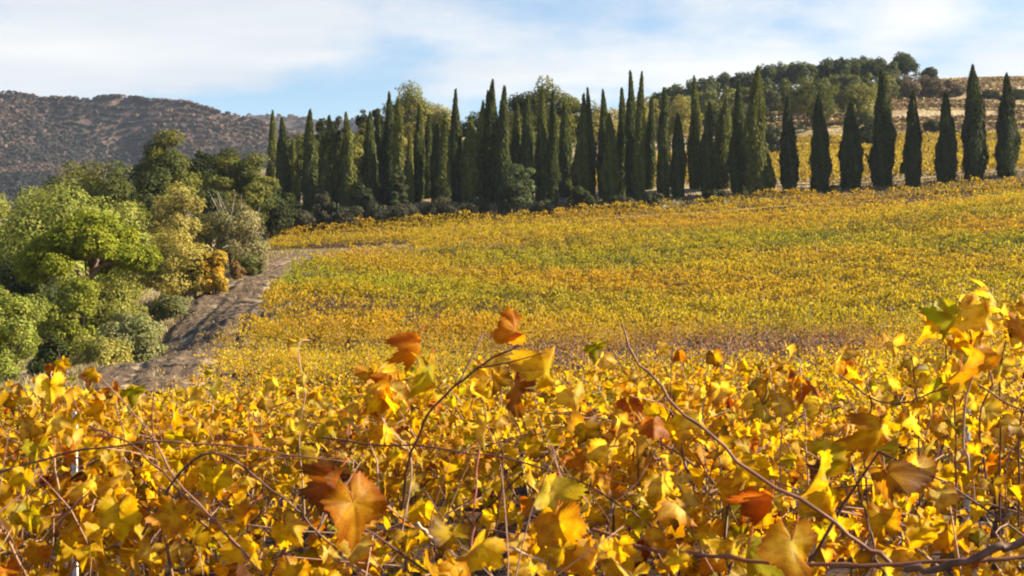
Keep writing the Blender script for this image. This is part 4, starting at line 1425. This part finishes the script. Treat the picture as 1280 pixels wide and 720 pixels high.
def local(o, pts):
    m = np.array(o.matrix_world.inverted())
    p = np.asarray(pts, float)
    return p @ m[:3, :3].T + m[:3, 3]


def hero_cane(vine, pix, r0, r1, col, label=None, n=26, side=()):
    """a cane through pixels (px, py, metres ahead); side shoots as short lists of the same"""
    g = Geo()
    pts = spline([P(*q) for q in pix], n)
    k = np.arange(n)
    pts = pts + rgh.normal(0, .0008, pts.shape) + np.where((k // 3) % 2 == 0, 1, -1)[:, None] * np.array([.0016, 0, .0016]) * (r0 / .004)
    rad = 0.68 * np.linspace(r0, r1, n) * (1 + .22 * (k % 6 == 2))
    tube(g, local(vine, pts), rad, 8, np.array([*col, 1]))
    for sp in side:
        q = spline([P(*a) for a in sp], 8)
        tube(g, local(vine, q), np.linspace(r1 * .9, r1 * .4, 8), 5, np.array([*col, 1]))
    o = g.build('cane', M_CANE, vine, smooth=True)
    if label: o['label'] = label
    return o


def hero_leaf(vine, cane, px, py, Y, size, ang, col, edge, yaw=0.0, pitch=0.25, seed=0, label=None, curl=1.0):
    """one leaf with its middle near the pixel; ang is the direction of its tip in the picture (0 right, 90 up)"""
    rng = np.random.default_rng(2000 + seed)
    T = leaf_template(60, 7, rng, curl * 1.45)
    a = math.radians(ang)
    tip = np.array([[math.cos(a), 0.0, math.sin(a)]])
    nrm = np.array([[math.sin(yaw), -math.cos(yaw) * math.cos(pitch), math.sin(pitch)]])
    size = size * .88
    pos = P(px, py, Y)[None] - tip * size * 0.22
    g = Geo()
    put_leaves(g, [T], pos, tip, nrm, np.array([size]), np.array([col]), np.array([edge]), rng)
    # the leaf stalk
    st = spline([pos[0], pos[0] - tip[0] * size * .16 + np.array([.004, .012, .006]), pos[0] - tip[0] * size * .24 + np.array([.010, .04, .012])], 6)
    g2 = Geo(); g2.merge(g)
    g2.v = [local(vine, v) for v in g2.v]
    tube(g2, local(vine, st), np.linspace(.0012, .0016, 6), 5, np.array([.45, .16, .05, 0]))
    o = g2.build('leaf', M_NEARLEAF, vine, smooth=True)
    if cane is not None:
        o.parent = cane
    if label: o['label'] = label
    return o


rgh = np.random.default_rng(51)
VA, VB, VC = first_row
DK, RDB, TAN, PINK = (.085, .038, .026), (.17, .07, .04), (.36, .24, .16), (.40, .22, .15)
c1 = hero_cane(VB, [(500, 640, 2.75), (515, 565, 2.7), (540, 512, 2.66), (580, 474, 2.62), (618, 446, 2.6), (652, 432, 2.58)], .0042, .0022, DK, 'dark slanting cane with an orange leaf at its tip',
               side=[[(600, 460, 2.61), (640, 452, 2.6), (684, 440, 2.58)], [(572, 482, 2.62), (600, 425, 2.66), (606, 418, 2.68), (622, 436, 2.7)]])
hero_leaf(VB, c1, 646, 404, 2.58, .078, 80, (.46, .20, .010), ORA, .8, .1, 1, 'small orange leaf on the cane tip', 1.6)
hero_leaf(VB, c1, 526, 440, 2.64, .085, -80, (.52, .24, .010), (.36, .12, .01), .95, .15, 2, 'rusty brown curled leaf', 0.8)
hero_leaf(VB, c1, 532, 472, 2.63, .095, -95, (.36, .33, .016), GOLD, .85, .1, 42, 'yellow-green leaf under the rusty one', 0.8)
hero_leaf(VB, c1, 636, 492, 2.62, .095, 200, (.36, .13, .010), BRN, -.6, .5, 3, 'rust-brown drooping leaf', 1.5)
hero_leaf(VB, c1, 688, 456, 2.58, .090, 50, YEL, GOLD, .5, .1, 4, 'bright yellow leaf standing up', 1.2)
c2 = hero_cane(VC, [(1112, 706, 2.45), (1085, 683, 2.46), (1020, 640, 2.47), (930, 581, 2.5), (868, 528, 2.52), (828, 487, 2.54), (798, 450, 2.55), (775, 406, 2.56)], .0058, .0024, (.15, .062, .036), 'long bare slanting cane')
c3 = hero_cane(VC, [(740, 664, 2.6), (820, 688, 2.55), (920, 699, 2.5), (1020, 708, 2.45), (1120, 706, 2.42), (1230, 702, 2.4), (1330, 690, 2.4)], .0050, .0055, RDB, 'horizontal reddish cane along the wire')
c4 = hero_cane(VC, [(1130, 716, 2.38), (1190, 708, 2.36), (1240, 690, 2.35), (1290, 676, 2.35), (1360, 668, 2.35)], .0085, .011, (.11, .055, .036), 'thick dark arm of old wood')
c5 = hero_cane(VB, [(520, 655, 2.5), (540, 672, 2.5), (560, 690, 2.5), (575, 697, 2.5), (596, 688, 2.5), (626, 685, 2.5), (655, 692, 2.5), (680, 704, 2.5)], .0034, .0028, (.55, .42, .30), 'pale crooked shoot')
c6 = hero_cane(VA, [(-40, 604, 2.7), (40, 578, 2.68), (110, 562, 2.66), (190, 553, 2.66), (270, 556, 2.68), (350, 566, 2.7), (440, 580, 2.72)], .0036, .0022, (.13, .06, .038), 'dark horizontal cane')
c7 = hero_cane(VA, [(120, 470, 2.85), (170, 520, 2.8), (220, 600, 2.74), (265, 650, 2.72), (300, 690, 2.7), (330, 724, 2.7)], .0022, .0038, (.26, .14, .09))
c8 = hero_cane(VA, [(110, 535, 2.8), (150, 548, 2.78), (190, 580, 2.74), (220, 610, 2.7), (270, 655, 2.7), (310, 700, 2.7)], .0026, .004, RDB)
c9 = hero_cane(VA, [(175, 670, 2.7), (200, 630, 2.7), (225, 590, 2.7), (262, 566, 2.7), (310, 590, 2.7), (350, 622, 2.7), (392, 660, 2.7), (420, 690, 2.7)], .0038, .0030, DK)
c10 = hero_cane(VB, [(400, 548, 2.9), (470, 556, 2.85), (540, 560, 2.8), (620, 572, 2.8), (700, 592, 2.78), (760, 622, 2.75), (800, 650, 2.75)], .0030, .0026, DK)
c11 = hero_cane(VC, [(1066, 580, 2.65), (1076, 620, 2.62), (1088, 660, 2.6), (1100, 712, 2.58)], .0022, .0032, DK)
c12 = hero_cane(VC, [(1212, 590, 2.7), (1205, 530, 2.7), (1216, 470, 2.7), (1230, 410, 2.7), (1240, 360, 2.7)], .0036, .0018, (.30, .18, .10), 'upright shoot with the tallest leaf cluster')
c13 = hero_cane(VC, [(1050, 470, 2.9), (1110, 505, 2.85), (1170, 490, 2.8), (1215, 480, 2.75), (1290, 520, 2.7)], .0024, .0028, RDB)
c14 = hero_cane(VB, [(598, 560, 2.62), (594, 620, 2.6), (590, 680, 2.58), (586, 726, 2.56)], .0022, .0028, (.30, .09, .07))
hero_leaf(VB, c10, 446, 650, 2.45, .155, -76, (.50, .27, .012), (.34, .10, .008), .62, .10, 10, 'big hanging orange leaf with brown edges', 0.75)
hero_leaf(VB, c10, 418, 618, 2.50, .115, -100, (.36, .10, .008), BRN, -.75, .15, 11, 'dark rust-red leaf beside the big orange one', 0.9)
hero_leaf(VB, c14, 684, 630, 2.5, .105, -108, (.56, .47, .06), (.45, .38, .025), .75, .05, 113, 'pale yellow-green folded leaf', 0.6)
hero_leaf(VB, c14, 704, 668, 2.46, .11, -70, GOLD, ORA, -.2, .3, 13, 'orange leaf under the folded green one', 1.0)
hero_leaf(VB, c14, 728, 702, 2.48, .085, -60, YEL, ORA, -.2, .3, 14, None, 1.0)
hero_leaf(VC, c12, 1212, 452, 2.66, .11, -95, (.52, .33, .012), ORA, .6, .1, 15, 'large orange-yellow leaf', 1.0)
hero_leaf(VC, c12, 1196, 474, 2.70, .085, -110, YEL, GOLD, -.4, .2, 16, None, 1.2)
hero_leaf(VC, c12, 1235, 400, 2.68, .075, -80, YEL, PALEL, .5, .1, 17, None, 1.3)
hero_leaf(VC, c12, 1243, 368, 2.70, .075, 80, PALEL, GOLD, .9, .1, 18, 'pale leaf at the top of the shoot', 1.6)
hero_leaf(VC, c12, 1190, 405, 2.74, .085, -120, (.38, .35, .03), GRN, -.7, .2, 19, None, 1.3)
hero_leaf(VC, c12, 1214, 372, 2.74, .055, 60, YEL, PALEL, -.3, .2, 20, None, 1.3)
hero_leaf(VC, c11, 1026, 588, 2.62, .115, -95, (.33, .32, .018), GOLD, .85, .1, 21, 'hanging yellow-green leaf', 1.2)
hero_leaf(VC, c13, 1102, 546, 2.66, .095, -85, GOLD, ORA, .8, .1, 22, None, 1.3)
hero_leaf(VC, c11, 1120, 600, 2.6, .10, -40, (.42, .22, .012), BRN, -.8, .5, 23, 'broad rust-brown leaf', 1.0)
hero_leaf(VC, c3, 985, 692, 2.42, .12, -110, (.50, .36, .014), ORA, .6, .3, 24, 'big yellow and orange leaf low by the horizontal cane', 1.0)
hero_leaf(VC, c3, 935, 700, 2.5, .10, -100, (.36, .32, .018), GRN, -.6, .3, 25, None, 1.0)
hero_leaf(VC, c2, 966, 636, 2.5, .07, -90, ORA, RED, .5, .2, 26, None, 1.3)
hero_leaf(VA, c8, 148, 650, 2.6, .095, -85, YEL, GOLD, .2, .2, 27, 'yellow hanging leaf', 1.0)
hero_leaf(VA, c9, 214, 652, 2.58, .085, -100, GOLD, ORA, -.2, .2, 28, None, 1.1)
hero_leaf(VA, c9, 362, 666, 2.6, .075, -50, YEL, GOLD, .1, .3, 29, None, 1.0)
hero_leaf(VA, c9, 305, 648, 2.62, .07, -120, ORA, GOLD, -.2, .3, 30, None, 1.0)
hero_leaf(VA, c7, 62, 490, 2.82, .07, -90, YEL, PALEL, .3, .2, 31, None, 1.2)
hero_leaf(VA, c6, 265, 606, 2.66, .075, -90, YEL, GOLD, .3, .2, 32, None, 1.2)



def leafy_shoot(vine, pix, nl, col, size=(.035, .066), pale=.4):
    """a thin upright shoot with leaves at its nodes"""
    cane = hero_cane(vine, pix, .0030, .0014, col, n=18)
    p0 = spline([P(*q) for q in pix], 40)
    k = np.sort(rgh.integers(12, 40, nl))
    pos = p0[k] + rgh.normal(0, .018, (nl, 3))
    tip, nrm = leaf_frames(nl, rgh)
    tip[:, 2] -= .8
    c, e = leaf_colors(nl, rgh, (.5, .3, .08, .12, .0, .03))
    q = rgh.random(nl) < pale
    c[q] = np.array(PALEL)
    g = Geo()
    put_leaves(g, T_HERO, pos, tip, nrm, rgh.uniform(*size, nl), c, e, rgh)
    g.v = [local(vine, v) for v in g.v]
    o = g.build('foliage', M_NEARLEAF, vine, smooth=True)
    o.parent = cane


for vine, x0, y0, x1, y1, Y, nl in [(VC, 1250, 620, 1262, 400, 3.0, 12), (VC, 1275, 600, 1290, 395, 2.9, 10), (VC, 1195, 600, 1180, 405, 3.0, 11), (VC, 1150, 590, 1140, 450, 3.1, 8), (VC, 1235, 560, 1222, 430, 2.8, 10),
                                   (VC, 1085, 590, 1070, 455, 3.2, 7), (VC, 1010, 590, 1000, 455, 3.2, 7), (VC, 975, 600, 962, 465, 3.2, 7), (VC, 900, 610, 885, 490, 3.1, 6), (VB, 800, 600, 790, 500, 3.2, 9),
                                   (VB, 620, 600, 604, 470, 3.1, 9), (VB, 470, 610, 486, 480, 3.1, 12), (VB, 500, 610, 470, 500, 3.0, 9), (VA, 380, 590, 372, 432, 3.6, 4), (VA, 262, 590, 248, 478, 3.4, 4),
                                   (VA, 150, 600, 140, 500, 3.1, 9), (VA, 30, 600, 18, 500, 3.0, 9), (VA, 75, 600, 62, 470, 3.0, 8)]:
    mx = (x0 + x1) / 2 + rgh.normal(0, 12)
    leafy_shoot(vine, [(x0, y0 + 60, Y), (x0 + rgh.normal(0, 6), y0 * .7 + y1 * .3, Y - .02), (mx, y0 * .35 + y1 * .65, Y - .04), (x1, y1, Y - .03), (x1 + rgh.normal(0, 14), y1 - 8, Y)], nl, [RDB, TAN, DK][rgh.integers(0, 3)])

# stake, post and wires
p = P(92, 515, 4.3)
zg = float(H(p[0], 4.3))
g = Geo()
for (z0, z1, a) in ((zg - .3, p[2] - .012, .0075), (p[2] - .012, p[2], .005)):
    v = [(sx * (a if z == z0 or a == .0075 else a), sy * a, z - zg) for z in (z0, z1) for sx, sy in ((-1, -1), (1, -1), (1, 1), (-1, 1))]
    g.add(v, [(0, 1, 5, 4), (1, 2, 6, 5), (2, 3, 7, 6), (3, 0, 4, 7), (4, 5, 6, 7)])
o = g.build('stake', M_WHITE); o.location = (p[0], 4.3, zg)
tag(o, 'thin white wooden stake standing among the yellow vines', 'stake')
p = P(1210, 500, 5.2)
zg = float(H(p[0], 5.2))
g = Geo()
prof = [(.62 * x_, .62 * y_) for x_, y_ in [(-.018, .012), (-.018, -.010), (-.006, -.014), (.006, -.014), (.018, -.010), (.018, .012), (.014, .012), (.014, -.006), (-.014, -.006), (-.014, .012)]]
h = p[2] - zg
v = [(x, y, z) for z in (-.3, h) for x, y in prof]
g.add(v, [(i, (i + 1) % 10, 10 + (i + 1) % 10, 10 + i) for i in range(10)])
for kz in np.arange(.35, h, .12):
    v = [(x, -.0105, kz + dz) for dz in (0, .018) for x in (-.003, .003)] + [(x, -.0087, kz + dz) for dz in (0, .018) for x in (-.003, .003)]
    g.add(v, [(0, 1, 3, 2), (4, 0, 2, 6), (1, 5, 7, 3), (2, 3, 7, 6), (0, 4, 5, 1)])
o = g.build('trellis_post', M_METAL); o.location = (p[0], 5.2, zg)
tag(o, 'grey steel trellis post among the vines, under the tallest leaf cluster', 'post')
for y0, hgt, lab in ((3.0, 1.02, 'thin trellis wire strung along the nearest vine row'), (5.3, 1.12, 'thin trellis wire strung along the second vine row, between stake and post')):
    g = Geo()
    xx = np.linspace(-4, 4, 40)
    tube(g, np.stack([xx, y0 + xx * TILT - .02, H(xx, y0 + xx * TILT) + hgt + .01 * np.sin(xx * 2)], 1), .0014, 5)
    tag(g.build('trellis_wire', M_METAL), lab, 'wire')
